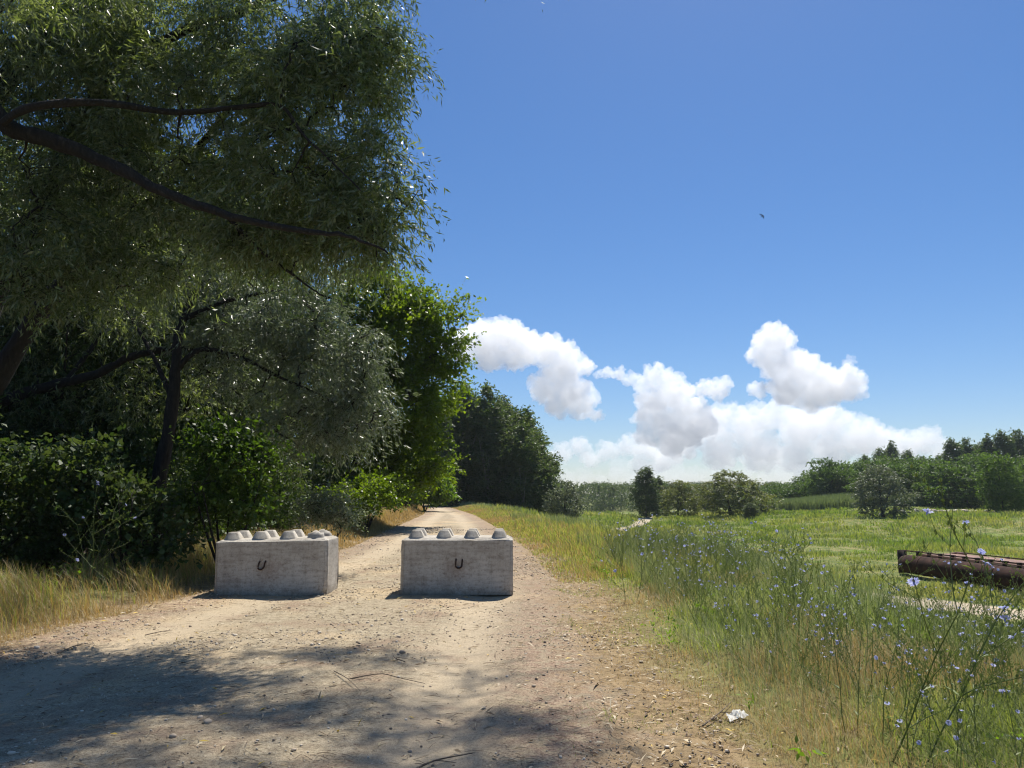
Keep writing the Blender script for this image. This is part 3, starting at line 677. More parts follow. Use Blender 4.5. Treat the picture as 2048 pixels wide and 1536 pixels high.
# creeping green patches on the margin
n = 16000; Y = 3 + 9 * rs.rand(n); X = right_edge(Y) + rs.uniform(-.35, .8, n); pat = fbm(X, Y, .7, 3, 66); k = pat > .52
gsets.append((X[k], Y[k], rs.uniform(.015, .05, k.sum()), bw(Y[k]) * 1.1, rs.uniform(.3, 1.1, k.sum()), rs.rand(k.sum()) * .4))
# verge along the road, further on
n = 60000; Y = 13 + 65 * rs.rand(n) ** 1.3; s = rs.rand(n) * 2.6 + .05; X = right_edge(Y) + s
isd = rs.rand(n) < .40 + .5 * sst(.42, .6, fbm(X, Y, 3, 3, 70)) * sst(2.2, .6, s); Hh = (.06 + .16 * sst(0, 1.5, s)) * (.5 + 1.1 * fbm(X, Y, 1.3, 3, 71)) * rs.uniform(.5, 1.4, n)
gsets.append((X[~isd], Y[~isd], Hh[~isd], bw(Y[~isd]), rs.uniform(.1, .7, (~isd).sum()), rs.rand((~isd).sum())))
dsets.append((X[isd], Y[isd], Hh[isd], bw(Y[isd]), rs.uniform(.1, .7, isd.sum()), rs.rand(isd.sum())))
# left verge: tall dry grass
n = 80000; Y = 5.5 + 68 * rs.rand(n) ** 1.9; s = rs.rand(n) ** 1.1 * 2.3 - .1; X = left_edge(Y) - s
cl = fbm(X, Y, .9, 3, 75); Hh = (.07 + .36 * sst(.0, 1.0, s)) * (.5 + 1.0 * cl) * rs.uniform(.6, 1.4, n)
k = rs.rand(n) < .25 + 1.2 * sst(.3, .6, cl); X, Y, s, Hh, cl = X[k], Y[k], s[k], Hh[k], cl[k]; isd = rs.rand(len(X)) < .66 + .3 * sst(12, 22, Y) + .3 * sst(.9, .2, s)
dsets.append((X[isd], Y[isd], Hh[isd], bw(Y[isd]) * .9, rs.uniform(.2, 1.0, isd.sum()), rs.rand(isd.sum()) * .8))
gsets.append((X[~isd], Y[~isd], Hh[~isd], bw(Y[~isd]) * .9, rs.uniform(.2, .9, (~isd).sum()), rs.rand((~isd).sum())))
# embankment weeds, grey green and tall
n = 48000; Y = 5 + 75 * rs.rand(n) ** 1.35; s = 1.3 + rs.rand(n) * (3.5 + .04 * Y); X = right_edge(Y) + s; cl = fbm(X, Y, 2.2, 3, 80)
k = rs.rand(n) < sst(.44, .60, cl); X, Y, s, cl = X[k], Y[k], s[k], cl[k]
wsets.append((X, Y, (.18 + .45 * cl) * rs.uniform(.4, 1.3, len(X)), bw(Y) * 1.1, rs.uniform(.05, .4, len(X)), rs.rand(len(X))))
n = 30000; Y = 8.5 + 8.5 * rs.rand(n); X = right_edge(Y) + 1.15 + rs.rand(n) ** .9 * (1.2 + .16 * Y); cl = fbm(X, Y, .8, 3, 81); k = rs.rand(n) < sst(.36, .56, cl); X, Y, cl = X[k], Y[k], cl[k]
wsets.append((X, Y, (.16 + .52 * cl) * rs.uniform(.4, 1.3, len(X)), bw(Y) * .55, rs.uniform(.05, .7, len(X)), rs.rand(len(X)) ** .7))
n = 60000; Y = 20 + 95 * rs.rand(n) ** 1.2; X = right_edge(Y) + 4 + rs.rand(n) * .75 * Y; cl = fbm(X, Y, 2.0, 4, 83); k = (rs.rand(n) < sst(.52, .62, cl)) & (track_dist(X, Y) > .3); X, Y, cl = X[k], Y[k], cl[k]
wsets.append((X, Y, (.2 + 1.1 * (cl - .5)) * rs.uniform(.5, 1.3, len(X)), bw(Y, 1.1), rs.uniform(.1, .8, len(X)), rs.rand(len(X)) ** .8))
n = 16000; Y = 3.2 + 5.5 * rs.rand(n); X = right_edge(Y) + 1.0 + rs.rand(n) * 4.0; cl = fbm(X, Y, .7, 3, 82); k = rs.rand(n) < sst(.40, .58, cl); X, Y, cl = X[k], Y[k], cl[k]
wsets.append((X, Y, (.10 + .38 * cl) * rs.uniform(.4, 1.3, len(X)), bw(Y) * .6, rs.uniform(.1, 1.0, len(X)), rs.rand(len(X)) ** .7))
# meadow
n = 260000; Y = 13 + 125 * rs.rand(n) ** 1.35; X = right_edge(Y) + 2.5 + rs.rand(n) * (2 + .78 * Y)
k = (track_dist(X, Y) > .1 + .5 * vn(X, Y, .8, 3)) ; X, Y = X[k], Y[k]; cl = .5 * fbm(X, Y, 5, 4, 85) + .5 * fbm(X, Y, 1.3, 3, 86)
fsets.append((X, Y, (.05 + .36 * sst(.42, .60, cl)) * rs.uniform(.5, 1.5, len(X)) * (.8 + .004 * Y), bw(Y, 1.2), rs.uniform(.1, .8, len(X)), np.clip(rs.rand(len(X)) * .6 + 1.6 * (fbm(X, Y, 9, 3, 90) - .38) + .5 * sst(14, 4, X - right_edge(Y)), 0, 1)))
grass("green_grass", "green and straw coloured grass on both road verges", 'grass', gsets)
grass("dry_grass", "golden dry grass tufts along the road edges", 'dry', dsets)
grass("meadow_grass", "sunlit green meadow grass below the road embankment", 'field', fsets)
grass("grey_weeds", "tall grey green weeds on the road embankment", 'weed', wsets)
n = 1500; Y = 3 + 15 * rs.rand(n) ** 1.3; X = right_edge(Y) + .8 + rs.rand(n) * (2.2 + .25 * Y); k = rs.rand(n) < sst(.40, .62, fbm(X, Y, .9, 3, 88)); X, Y = X[k], Y[k]
WP = [spray_broad(14, .075, .028, .16) for _ in range(6)]
L, var = place_sprays(WP, np.stack([X, Y, height(X, Y) + .04 + .12 * rs.rand(len(X))], -1), .62, .4)
tag(link("weed_leaves", leaf_mesh("weed_leaves", L, var), M['bushgreen']), "low broad leaved weeds tangled among the verge grass", "weeds", None, 'stuff')
# reed bed in front of the far tree line
n = 30000; X = rs.uniform(44, 76, n); Y = rs.uniform(128, 148, n)
me = grass("reed_bed", "grey green reed bed in front of the right tree line", 'weed', [(X, Y, rs.uniform(1.2, 2.3, n), np.full(n, .12), rs.uniform(0, .3, n), rs.rand(n) * .5)])
me['category'] = "reeds"
# wood floor cover
n = 9000; Y = 7 + 30 * rs.rand(n) ** 1.3; X = left_edge(Y) - 1.6 - rs.rand(n) * 7; P = np.stack([X, Y, height(X, Y) + rs.rand(n) * .25], -1)
L = leaf_quads(P, rs.normal(0, 1, (n, 3)), rs.uniform(.05, .11, n), rs.uniform(.04, .07, n), rs.normal(0, .4, (n, 3)) + (0, 0, 1))
tag(link("ground_cover", leaf_mesh("ground_cover", L, rs.rand(n)), M['bushgreen']), "low leafy ground cover at the foot of the shaded trees", "ground cover", None, 'stuff')

# ------------------------------------------------------------------ chicory: wiry stems with blue flowers
def flower_mesh(seed):
    r = np.random.RandomState(seed); b = MB(); k = 15
    for j in range(k):
        a = j * 6.283 / k + r.normal(0, .06); L_ = .021 * r.uniform(.85, 1.1); w_ = .0042; up = r.uniform(.15, .5)
        d = np.array((math.cos(a), math.sin(a), up)); sd_ = np.array((-math.sin(a), math.cos(a), 0)) * w_
        b.add([d * .002, d * L_ * .6 + sd_, d * L_, d * L_ * .6 - sd_], [(0, 1, 2, 3)], None, r.rand())
    b.tube([(0, 0, -.012), (0, 0, -.004), (0, 0, .004)], [.002, .0035, .0025], 5, var=.0)
    return b.mesh("flower")
FL = [flower_mesh(i) for i in range(4)]
for f_ in FL: f_.materials.append(M['flower'])
def chicory_proto(seed, h, nf):
    r = np.random.RandomState(seed); b = MB(); spots = []
    def stem(p, d, L_, rad, lev):
        k = 6; pts = [p]; q = p.copy(); dd = unit(d)
        for i in range(k - 1):
            dd = unit(dd + r.normal(0, .09, 3) + np.array((0, 0, .02))); q = q + dd * L_ / (k - 1); pts.append(q)
        pts = np.array(pts); b.tube(pts, np.linspace(rad, rad * .5, k), 4, r.rand() * .7, False)
        for i in range(1, k):
            if r.rand() < .8:
                a = r.rand() * 6.283
                if lev > 0 or r.rand() < .6:
                    c = pts[i] + r.normal(0, .004, 3); spots.append((c, lev))
                    b.add(np.array([(0, 0, 0), (.007, 0, .008), (0, 0, .018), (-.007, 0, .008)]) + c, [(0, 1, 2, 3)], None, .4)
                    b.add(np.array([(0, 0, 0), (0, .007, .008), (0, 0, .018), (0, -.007, .008)]) + c, [(0, 1, 2, 3)], None, .4)
                if lev == 0:
                    lf = leaf_quads(pts[i][None], np.array([[math.cos(a), math.sin(a), .4]]), np.array([.07]) * (1.5 - i / k), np.array([.014]), np.array([[0, 0, 1.]]))
                    b.add(lf[0], [(0, 1, 2, 3)], None, r.rand() * .6)
            if lev < 2 and r.rand() < (.9 if lev == 0 else .55):
                a = r.rand() * 6.283; o_ = r.uniform(.55, 1.1)
                stem(pts[i], dd + np.array((math.cos(a), math.sin(a), 0)) * o_, L_ * r.uniform(.3, .55), rad * .6, lev + 1)
        spots.append((pts[-1], lev))
    for j in range(r.randint(2, 4)):
        stem(np.array((r.normal(0, .03), r.normal(0, .03), -.03)), np.array((r.normal(0, .22), r.normal(0, .22), 1.)), h * r.uniform(.75, 1.05), .0042, 0)
    root = empty("chicory_plant", (0, 0, 0))
    b.build("stems", M['stem'], root)
    up = [c for c, lv in spots if c[2] > h * .35]; r.shuffle(up)
    for c in up[:nf]:
        f_ = link("flower", FL[r.randint(4)], None, root, c); f_.rotation_euler = (r.normal(.5, .5), r.normal(0, .4), r.rand() * 6); q = r.uniform(.8, 1.15); f_.scale = (q,) * 3
    return root
CP = [chicory_proto(100 + i, h_, nf) for i, (h_, nf) in enumerate([(.95, 8), (.85, 7), (1.05, 10), (.75, 5), (.9, 7), (.7, 4), (1.0, 6)])]
CPU = [0] * len(CP)
def chicory(k, x, y, s, label=None):
    o = copy_tree(CP[k]) if CPU[k] else CP[k]; CPU[k] = 1
    o.location = (x, y, hz(x, y)); o.rotation_euler = (rnd.gauss(0, .06), rnd.gauss(0, .06), rnd.uniform(0, 6.28)); o.scale = (s,) * 3
    if label: tag(o, label, "chicory")
    else: tag(o, "wiry chicory plant with small pale blue flowers in the thicket right of the road", "chicory", "chicory plants right of the road")
    return o
cpos = []
tries = 0
while len(cpos) < 175 and tries < 9000:
    tries += 1
    if len(cpos) < 85: y = rnd.uniform(3.2, 7.5); x = rnd.uniform(1.9, 5.4); ok = x > right_edge(y) + 1.25 + .25 * abs(y - 4) * 0 and x / y < .75 and x / y > .28
    else: y = rnd.uniform(7.5, 16); x = right_edge(y) + rnd.uniform(1.2, 4.2); ok = x / y < .36 and x / y > .13
    if ok and all((x - a) ** 2 + (y - b_) ** 2 > .045 for a, b_ in cpos): cpos.append((x, y))
for i, (x, y) in enumerate(cpos):
    chicory(rnd.randrange(7), x, y, (rnd.uniform(.5, .82) if y < 7.5 else rnd.uniform(.55, .95)))
p_ = at(1790, 1300, 4.3)
chicory(2, p_[0], p_[1], 1.32, "tallest chicory plant at right, its top flowers standing against the far meadow")
p_ = at(1262, 1200, 10.6)
chicory(0, p_[0], p_[1], 1.15, "tall chicory plant at the left end of the thicket, beside the road margin")
p_ = at(175, 1190, 10.4)
chicory(4, p_[0], p_[1], 1.35, "lone chicory plant blooming in the shade of the great willow at left")

# ------------------------------------------------------------------ concrete blocks
m, nt, b = mat("concrete"); tc = N(nt, "ShaderNodeTexCoord").outputs["Object"]
mp = N(nt, "ShaderNodeMapping"); mp.inputs["Scale"].default_value = (1, 1, 6); nt.links.new(tc, mp.inputs[0])
na = noise(nt, 2.2, 6, .65, tc); nb = noise(nt, 26, 6, .75, tc); nc = noise(nt, 3.5, 5, .7, mp.outputs[0]); nd = noise(nt, 110, 3, .7, tc)
c = ramp(nt, na, [(.3, (.37, .335, .285)), (.5, (.45, .415, .36)), (.7, (.55, .52, .465))])
c = mix(nt, .8, c, ramp(nt, nb, [(.32, (.50, .48, .46)), (.47, (.95, .95, .95)), (.7, (1.15, 1.15, 1.14))]), 'MULTIPLY')
c = mix(nt, .55, c, ramp(nt, nc, [(.34, (.62, .58, .54)), (.52, (1.0, .99, .97)), (.7, (1.15, 1.14, 1.12))]), 'MULTIPLY')
mp2 = N(nt, "ShaderNodeMapping"); mp2.inputs["Scale"].default_value = (9, 9, .5); nt.links.new(tc, mp2.inputs[0])
ns = noise(nt, 1.6, 4, .7, mp2.outputs[0])
c = mix(nt, .28, c, ramp(nt, ns, [(.36, (.66, .60, .53)), (.50, (1, 1, 1)), (.75, (1.1, 1.1, 1.1))]), 'MULTIPLY')
c = mix(nt, .75, c, ramp(nt, nd, [(.32, (.35, .33, .31)), (.40, (1, 1, 1)), (.8, (1.1, 1.1, 1.1))]), 'MULTIPLY')
# dirt splashed along the foot
sz = N(nt, "ShaderNodeSeparateXYZ"); nt.links.new(tc, sz.inputs[0])
ft = math_(nt, 'SUBTRACT', 1.0, step(nt, math_(nt, 'ADD', sz.outputs[2], math_(nt, 'MULTIPLY', nb, .22)), .08, .26))
c = mix(nt, math_(nt, 'MULTIPLY', ft, .6), c, (.16, .13, .085))
cb = N(nt, "ShaderNodeCombineXYZ"); nt.links.new(math_(nt, 'MULTIPLY', sz.outputs[0], .75), cb.inputs[0]); nt.links.new(math_(nt, 'MULTIPLY', math_(nt, 'SUBTRACT', sz.outputs[2], .37), .9), cb.inputs[1])
ln_ = N(nt, "ShaderNodeVectorMath", operation='LENGTH'); nt.links.new(cb.outputs[0], ln_.inputs[0])
st_ = math_(nt, 'SUBTRACT', 1.0, step(nt, math_(nt, 'ADD', ln_.outputs["Value"], math_(nt, 'MULTIPLY', math_(nt, 'SUBTRACT', nb, .5), .35)), .04, .19))
c = mix(nt, math_(nt, 'MULTIPLY', st_, .28), c, (.20, .11, .065))
nt.links.new(c, b.inputs["Base Color"]); b.inputs["Roughness"].default_value = .92; b.inputs["Specular IOR Level"].default_value = .2
bump(nt, b, math_(nt, 'ADD', math_(nt, 'ADD', nb, math_(nt, 'MULTIPLY', nd, .5)), nc), .4, .004); M['concrete'] = m
m, nt, b = mat("rusty_iron"); nt.links.new(ramp(nt, noise(nt, 60, 4), [(.3, (.018, .010, .008)), (.7, (.06, .028, .018))]), b.inputs["Base Color"]); b.inputs["Roughness"].default_value = .85; M['iron'] = m

def block(name, label, loc, rz, ry, chipped):
    root = empty(name, loc, label, "concrete block"); root.rotation_euler = (0, math.radians(ry), math.radians(rz))
    W_, D_, H_, c_ = 1.6, .8, .80, .038
    import bmesh
    bm = bmesh.new(); bmesh.ops.create_cube(bm, size=1)
    for v in bm.verts: v.co = Vector((v.co.x * W_, v.co.y * D_, (v.co.z + .5) * H_))
    ed = [e for e in bm.edges if abs(e.verts[0].co.z - e.verts[1].co.z) > .1 or min(e.verts[0].co.z, e.verts[1].co.z) > .1]
    bmesh.ops.bevel(bm, geom=ed, offset=c_, segments=1, affect='EDGES', profile=.5)
    for v in bm.verts:
        if v.co.z > H_ - .001: v.co.x -= math.copysign(.035, v.co.x); v.co.y -= math.copysign(.055, v.co.y)
    ed = [e for e in bm.edges if e.calc_length() > .02 and len(e.link_faces) == 2 and e.calc_face_angle(0) > .5]
    bmesh.ops.bevel(bm, geom=ed, offset=.004, segments=1, affect='EDGES', profile=.5)
    bmesh.ops.triangulate(bm, faces=bm.faces[:])
    bmesh.ops.subdivide_edges(bm, edges=[e for e in bm.edges if e.calc_length() > .12], cuts=3, use_grid_fill=False)
    bmesh.ops.subdivide_edges(bm, edges=[e for e in bm.edges if e.calc_length() > .08], cuts=1, use_grid_fill=False)
    R_ = random.Random(int(loc[0] * 100))
    for v in bm.verts:
        edge = (abs(v.co.x) > W_ / 2 - c_ - .01) + (abs(v.co.y) > D_ / 2 - c_ - .01) + (v.co.z > H_ - c_ - .01) + (v.co.z < .03)
        if edge > 1: v.co += Vector((R_.gauss(0, .0035), R_.gauss(0, .0035), R_.gauss(0, .0035)))
    if chipped:
        for v in bm.verts:
            d = (v.co - Vector((W_ / 2, -D_ / 2, 0))).length
            if d < .14: v.co += Vector((-1, 1, .6)).normalized() * (.14 - d) * .35 * R_.uniform(.6, 1.3)
    me = bpy.data.meshes.new("body"); bm.to_mesh(me); bm.free()
    for pl in me.polygons: pl.use_smooth = False
    link("body", me, M['concrete'], root)
    for iy in (0, 1):
        for ix in range(4):
            cx = -.6 + .4 * ix; cy = -.2 + .4 * iy; a, t_, h_ = .112, .058, .105
            broken = chipped and ix == 3
            b_ = MB(); z0 = H_ - .004
            base_ = np.array([(-a, -.11, 0), (a, -.11, 0), (a, .11, 0), (-a, .11, 0)], float)
            topv = np.array([(-t_, -.082, h_), (t_, -.082, h_), (t_, .082, h_), (-t_, .082, h_)], float)
            if broken:
                # weathered, crumbled knob
                V = []; ring = 12; lv = [(0, 1.), (.35, .96), (.65, .8), (.85, .5), (1., .12)]
                for zz, rr in lv:
                    for j in range(ring):
                        an = j * 6.283 / ring
                        V.append((a * 1.25 * rr * math.cos(an) * R_.uniform(.85, 1.12), .115 * rr * math.sin(an) * R_.uniform(.85, 1.12), h_ * zz * R_.uniform(.72, 1.1) if zz else 0))
                V = np.array(V) + (cx - .01, cy, z0)
                q = [(l_ * ring + j, l_ * ring + (j + 1) % ring, (l_ + 1) * ring + (j + 1) % ring, (l_ + 1) * ring + j) for l_ in range(4) for j in range(ring)]
                b_.add(V, q, [(4 * ring, 4 * ring + j, 4 * ring + j + 1) for j in range(1, ring - 1)])
                k_ = b_.build("knob", M['concrete'], root); tag(k_, "crumbled broken knob"); continue
            mid_ = base_ * .35 + topv * .65
            tp_ = topv.copy(); rin = topv * (.95, .95, 1); tp_[:, 2] -= .004
            V = np.concatenate([base_, mid_, tp_, rin]) + rs.normal(0, .0006, (16, 3)) + (cx, cy, z0)
            q = [(l_ * 4 + j, l_ * 4 + (j + 1) % 4, (l_ + 1) * 4 + (j + 1) % 4, (l_ + 1) * 4 + j) for l_ in range(3) for j in range(4)] + [(12, 13, 14, 15)]
            b_.add(V, q); b_.build("knob", M['concrete'], root)
    # U shaped lifting loop set in the front face, its rod ends sunk in the concrete
    hk = MB(); pts = []; tilt = .35 if chipped else .08; yy = -D_ / 2 - .022
    pts.append((-.045, -D_ / 2 + .02, .10))
    for an in np.linspace(math.pi, 2 * math.pi, 12): pts.append((.045 * math.cos(an), yy, .045 * math.sin(an)))
    pts.insert(1, (-.045, yy, .055)); pts.append((.045, yy, .05)); pts.append((.045, -D_ / 2 + .02, .09))
    pts = np.array(pts); ca, sa = math.cos(tilt), math.sin(tilt)
    pts = np.stack([pts[:, 0] * ca + pts[:, 2] * sa * .6, pts[:, 1], pts[:, 2] * ca - pts[:, 0] * sa * -.3], -1) + ((-.13 if chipped else .03), 0, .42)
    hk.tube(pts, .0115, 7); hk.build("lifting_loop", M['iron'], root, smooth=True)
    return root
block("concrete_block", "left concrete block with a crumbled top knob, blocking the road beside the grass verge", (-3.44, 11.62, hz(-3.44, 11.6) + .0), .8, -1.1, True)
block("concrete_block", "right concrete block with intact knobs, standing alone in the middle of the dirt road", (-.79, 11.62, hz(-.79, 11.6) - .005), 0.3, 0, False)

# ------------------------------------------------------------------ rusty pontoon in the meadow
m, nt, b = mat("rusty_steel"); P = N(nt, "ShaderNodeTexCoord").outputs["Object"]; n1 = noise(nt, 2.5, 6, .7, P); n2 = noise(nt, 14, 5, .7, P)
c = ramp(nt, n1, [(.3, (.018, .010, .008)), (.5, (.05, .025, .018)), (.7, (.10, .05, .034))])
c = mix(nt, .5, c, ramp(nt, n2, [(.3, (.55, .5, .5)), (.7, (1.3, 1.2, 1.2))]), 'MULTIPLY')
nt.links.new(c, b.inputs["Base Color"]); b.inputs["Roughness"].default_value = .95; b.inputs["Specular IOR Level"].default_value = .2; bump(nt, b, n2, .4, .02); M['rust'] = m
m, nt, b = mat("faded_red_deck"); n1 = noise(nt, 3, 6, .7, N(nt, "ShaderNodeTexCoord").outputs["Object"])
nt.links.new(ramp(nt, n1, [(.32, (.07, .038, .028)), (.5, (.21, .115, .085)), (.7, (.30, .18, .14))]), b.inputs["Base Color"]); b.inputs["Roughness"].default_value = .85; M['deck'] = m
PO = np.array((19.9, 40.2)); ang = math.atan2(-8.8, 1.3); PL = 15.0
pr = empty("pontoon", (PO[0], PO[1], FIELD - .02), "rusty steel pontoon of two long tubes under a faded red deck, lying in the meadow", "pontoon"); pr.rotation_euler = (0, 0, ang)
# local x runs along the tubes (toward the camera side), local y = +: to the pontoon's far side
def tubeP(y, r, x0, x1):
    b_ = MB(); pts = [(x0 - .0, y, .5)]; Rr = [r * .35]
    for q in (.12, .3, .6): pts.append((x0 + q, y, .5)); Rr.append(r * (.6 if q == .12 else .86 if q == .3 else 1.))
    for x in np.arange(x0 + 1.2, x1, 1.4): pts += [(x, y, .5)]; Rr += [r]
    pts.append((x1, y, .5)); Rr.append(r)
    b_.tube(pts, Rr, 22, cap=True); t_ = b_.build("float_tube", M['rust'], pr, smooth=True)
    s_ = MB()
    for x in np.arange(x0 + 1.8, x1, 2.4): s_.tube([(x - .03, y, .5), (x + .03, y, .5)], r + .012, 22)
    s_.build("weld_seam", M['rust'], t_)
tubeP(0, .46, 0, PL); tubeP(2.35, .46, .1, PL)
d_ = MB(); d_.box((PL / 2 + .6, 1.25, 1.04), (PL - 1.4, 2.1, .03)); 
d_.tube([(1.1, 1.9, .92), (1.3, 1.9, 1.06), (1.7, 1.9, 1.12), (2.3, 1.9, 1.10)], .05, 6)
d_.build("deck", M['deck'], pr)
d_ = MB(); d_.tube([(.05, .28, 1.12), (PL, .28, 1.12)], .035, 6); d_.build("rail", M['rust'], pr)
d_ = MB(); d_.tube([(1.2, 2.32, 1.10), (PL, 2.32, 1.10)], .03, 6); d_.build("rail", M['rust'], pr)
for x in np.arange(1.0, PL, .8):
    d_ = MB(); d_.box((x, .28, 1.03), (.16, .12, .20)); d_.box((x + .03, .28, 1.14), (.24, .16, .05)); d_.build("bracket", M['iron'], pr)
for x in np.arange(1.6, PL, 1.4):
    d_ = MB(); d_.box((x, 2.32, 1.07), (.16, .1, .12)); d_.build("bracket", M['iron'], pr)
d_ = MB(); d_.box((PL / 2 + .3, .34, .90), (PL - 1.0, .10, .24)); d_.build("dark_gap_filler", M['iron'], pr)  # added dark strip standing in for shade between near tube and deck
d_ = MB(); d_.box((-.02, .1, .58), (.05, .5, 1.15)); d_.build("end_plate", M['iron'], pr)
d_ = MB()
for x in np.arange(1.8, PL, 2.2): d_.box((x, 1.2, .82), (.12, 2.2, .18))
d_.build("crossbeam", M['iron'], pr)

# ------------------------------------------------------------------ small things: stones, litter, twigs, paper, driftwood, bird
ico = None
def stone_arr(n, P, sz):
    t_ = (1 + 5 ** .5) / 2
    v = unit(np.array([(-1, t_, 0), (1, t_, 0), (-1, -t_, 0), (1, -t_, 0), (0, -1, t_), (0, 1, t_), (0, -1, -t_), (0, 1, -t_), (t_, 0, -1), (t_, 0, 1), (-t_, 0, -1), (-t_, 0, 1)], float))
    f = np.array([(0, 11, 5), (0, 5, 1), (0, 1, 7), (0, 7, 10), (0, 10, 11), (1, 5, 9), (5, 11, 4), (11, 10, 2), (10, 7, 6), (7, 1, 8), (3, 9, 4), (3, 4, 2), (3, 2, 6), (3, 6, 8), (3, 8, 9), (4, 9, 5), (2, 4, 11), (6, 2, 10), (8, 6, 7), (9, 8, 1)])
    V = v[None] * (1 + rs.normal(0, .13, (n, 12, 1))) * (sz[:, None] * np.stack([rs.uniform(.7, 1.3, n), rs.uniform(.7, 1.3, n), rs.uniform(.4, .8, n)], -1))[:, None]
    a = rs.rand(n) * 6.28; ca, sa = np.cos(a)[:, None], np.sin(a)[:, None]
    V = np.stack([V[..., 0] * ca - V[..., 1] * sa, V[..., 0] * sa + V[..., 1] * ca, V[..., 2]], -1) + P[:, None]
    return V.reshape(-1, 3), (f[None] + np.arange(n)[:, None, None] * 12).reshape(-1, 3)
m, nt, b = mat("pebble"); nt.links.new(ramp(nt, attr(nt, "var"), [(0, (.22, .17, .12)), (.5, (.42, .34, .25)), (1, (.68, .60, .48))]), b.inputs["Base Color"]); b.inputs["Roughness"].default_value = .85; M['pebble'] = m
n = 60000; Y = 2.8 + 30 * rs.rand(n) ** 2.0; X = left_edge(Y) - .2 + (right_edge(Y) - left_edge(Y) + .9) * rs.rand(n)
sz_ = np.clip(rs.lognormal(math.log(.0042), .55, n), .002, .026) * (1 + .03 * Y)
clus = fbm(X, Y, 1.2, 3, 95); rdp = road_dist(X, Y); k = rs.rand(n) < (.12 + sst(.44, .6, clus)) * (1 - .85 * np.exp(-((rdp + 1.15) / .35) ** 2)); X, Y, sz_ = X[k], Y[k], sz_[k]
V, T = stone_arr(len(X), np.stack([X, Y, height(X, Y) + .006 + sz_ * .15], -1), sz_)
tag(link("gravel", raw_mesh("gravel", V, None, T, np.repeat(rs.rand(len(X)), 12)), M['pebble']), "loose gravel scattered over the dirt road", "gravel", None, 'stuff')
# fallen leaves
def litter(n, X, Y, L0, L1, wr, lift=.012):
    P = np.stack([X, Y, height(X, Y) + .012 + rs.rand(n) * lift], -1)
    d = rs.normal(0, 1, (n, 3)); d[:, 2] *= .18; return leaf_quads(P, d, rs.uniform(L0, L1, n), rs.uniform(L0, L1, n) * wr, rs.normal(0, .3, (n, 3)) + (0, 0, 1))
n = 26000; Y = 2.8 + 16 * rs.rand(n) ** 1.7; X = left_edge(Y) - .8 + (right_edge(Y) - left_edge(Y) + 3.2) * rs.rand(n)
e0 = np.minimum(np.abs(X - right_edge(Y) - .3), np.abs(X - left_edge(Y))); k = rs.rand(n) < .16 + .8 * np.exp(-(e0 / .45) ** 2); X, Y = X[k], Y[k]
L = litter(len(X), X, Y, .03, .095, .2); v = rs.rand(len(X)) ** 1.3 * .72; v[rs.rand(len(X)) < .05] = 1.
tag(link("leaf_litter", leaf_mesh("leaf_litter", L, v), M['litter']), "dry fallen willow leaves scattered over the road and its margins", "leaf litter", None, 'stuff')
# fine dry twigs and straw bits on the road, uncountable
b_ = MB()
for i in range(4500):
    y = 3 + 14 * rnd.random() ** 1.6; x = float(left_edge(y)) - .3 + rnd.random() * (float(right_edge(y) - left_edge(y)) + 1.2); a = rnd.uniform(0, 6.28); L_ = rnd.uniform(.02, .12)
    z = hz(x, y) + .014; c_ = rnd.gauss(0, .15)
    b_.tube([(x, y, z), (x + L_ * .5 * math.cos(a), y + L_ * .5 * math.sin(a), z + .006), (x + L_ * math.cos(a + c_), y + L_ * math.sin(a + c_), z)], .0016, 3, rnd.random() * .7, False)
tag(b_.build("straw_debris", M['litter']), "fine twigs and straw bits strewn on the dirt road", "debris", None, 'stuff')
m, nt, b = mat("dead_wood"); nt.links.new(ramp(nt, noise(nt, 30, 4, .6, wpos(nt)), [(.3, (.07, .05, .035)), (.7, (.22, .17, .12))]), b.inputs["Base Color"]); b.inputs["Roughness"].default_value = .9; M['wood'] = m
def gp(px, py, z=0.):
    dx = (px - 1024) / FPX; dy = (768 - py) / FPX
    vy = math.cos(PITCH) - dy * math.sin(PITCH); vz = math.sin(PITCH) + dy * math.cos(PITCH); t = (z - EYE) / vz
    return dx * t, vy * t
def twig(pts, r, label):
    P = [gp(*p_) for p_ in pts]; c0 = P[0]; b_ = MB()
    W3 = np.array([(x, y, hz(x, y) + .018 + .012 * (i % 2)) for i, (x, y) in enumerate(P)])
    base = W3[0].copy(); b_.tube(smooth_path(W3, 12) - base, np.linspace(r, r * .4, 12), 5)
    q = W3[len(W3) // 2]; b_.tube(np.array([q, q + (.05, -.04, .01), q + (.12, -.05, .004)]) - base, [r * .5, r * .4, r * .2], 4)
    return tag(b_.build("twig", M['wood'], smooth=True, loc=base), label, "twig")
twig([(700, 1365), (760, 1358), (800, 1362), (850, 1372)], .005, "long crooked twig lying in the shade, centre of the road")
twig([(668, 1350), (695, 1368), (720, 1390)], .0045, "short forked twig beside the long crooked one")
twig([(115, 1312), (150, 1300), (175, 1293)], .007, "pale stick lying on the sunlit road at far left")
twig([(290, 1272), (320, 1266), (345, 1260)], .006, "thin brown stick on the road left of the shade edge")
twig([(810, 1330), (790, 1325), (785, 1312)], .005, "curled twig at the right tip of the tree's shade")
twig([(1405, 1452), (1440, 1430), (1465, 1405)], .006, "straight straw coloured stalk leaning beside the white paper scrap")
twig([(830, 1536), (870, 1522), (945, 1508)], .007, "brown stick at the bottom edge, centre of the road")
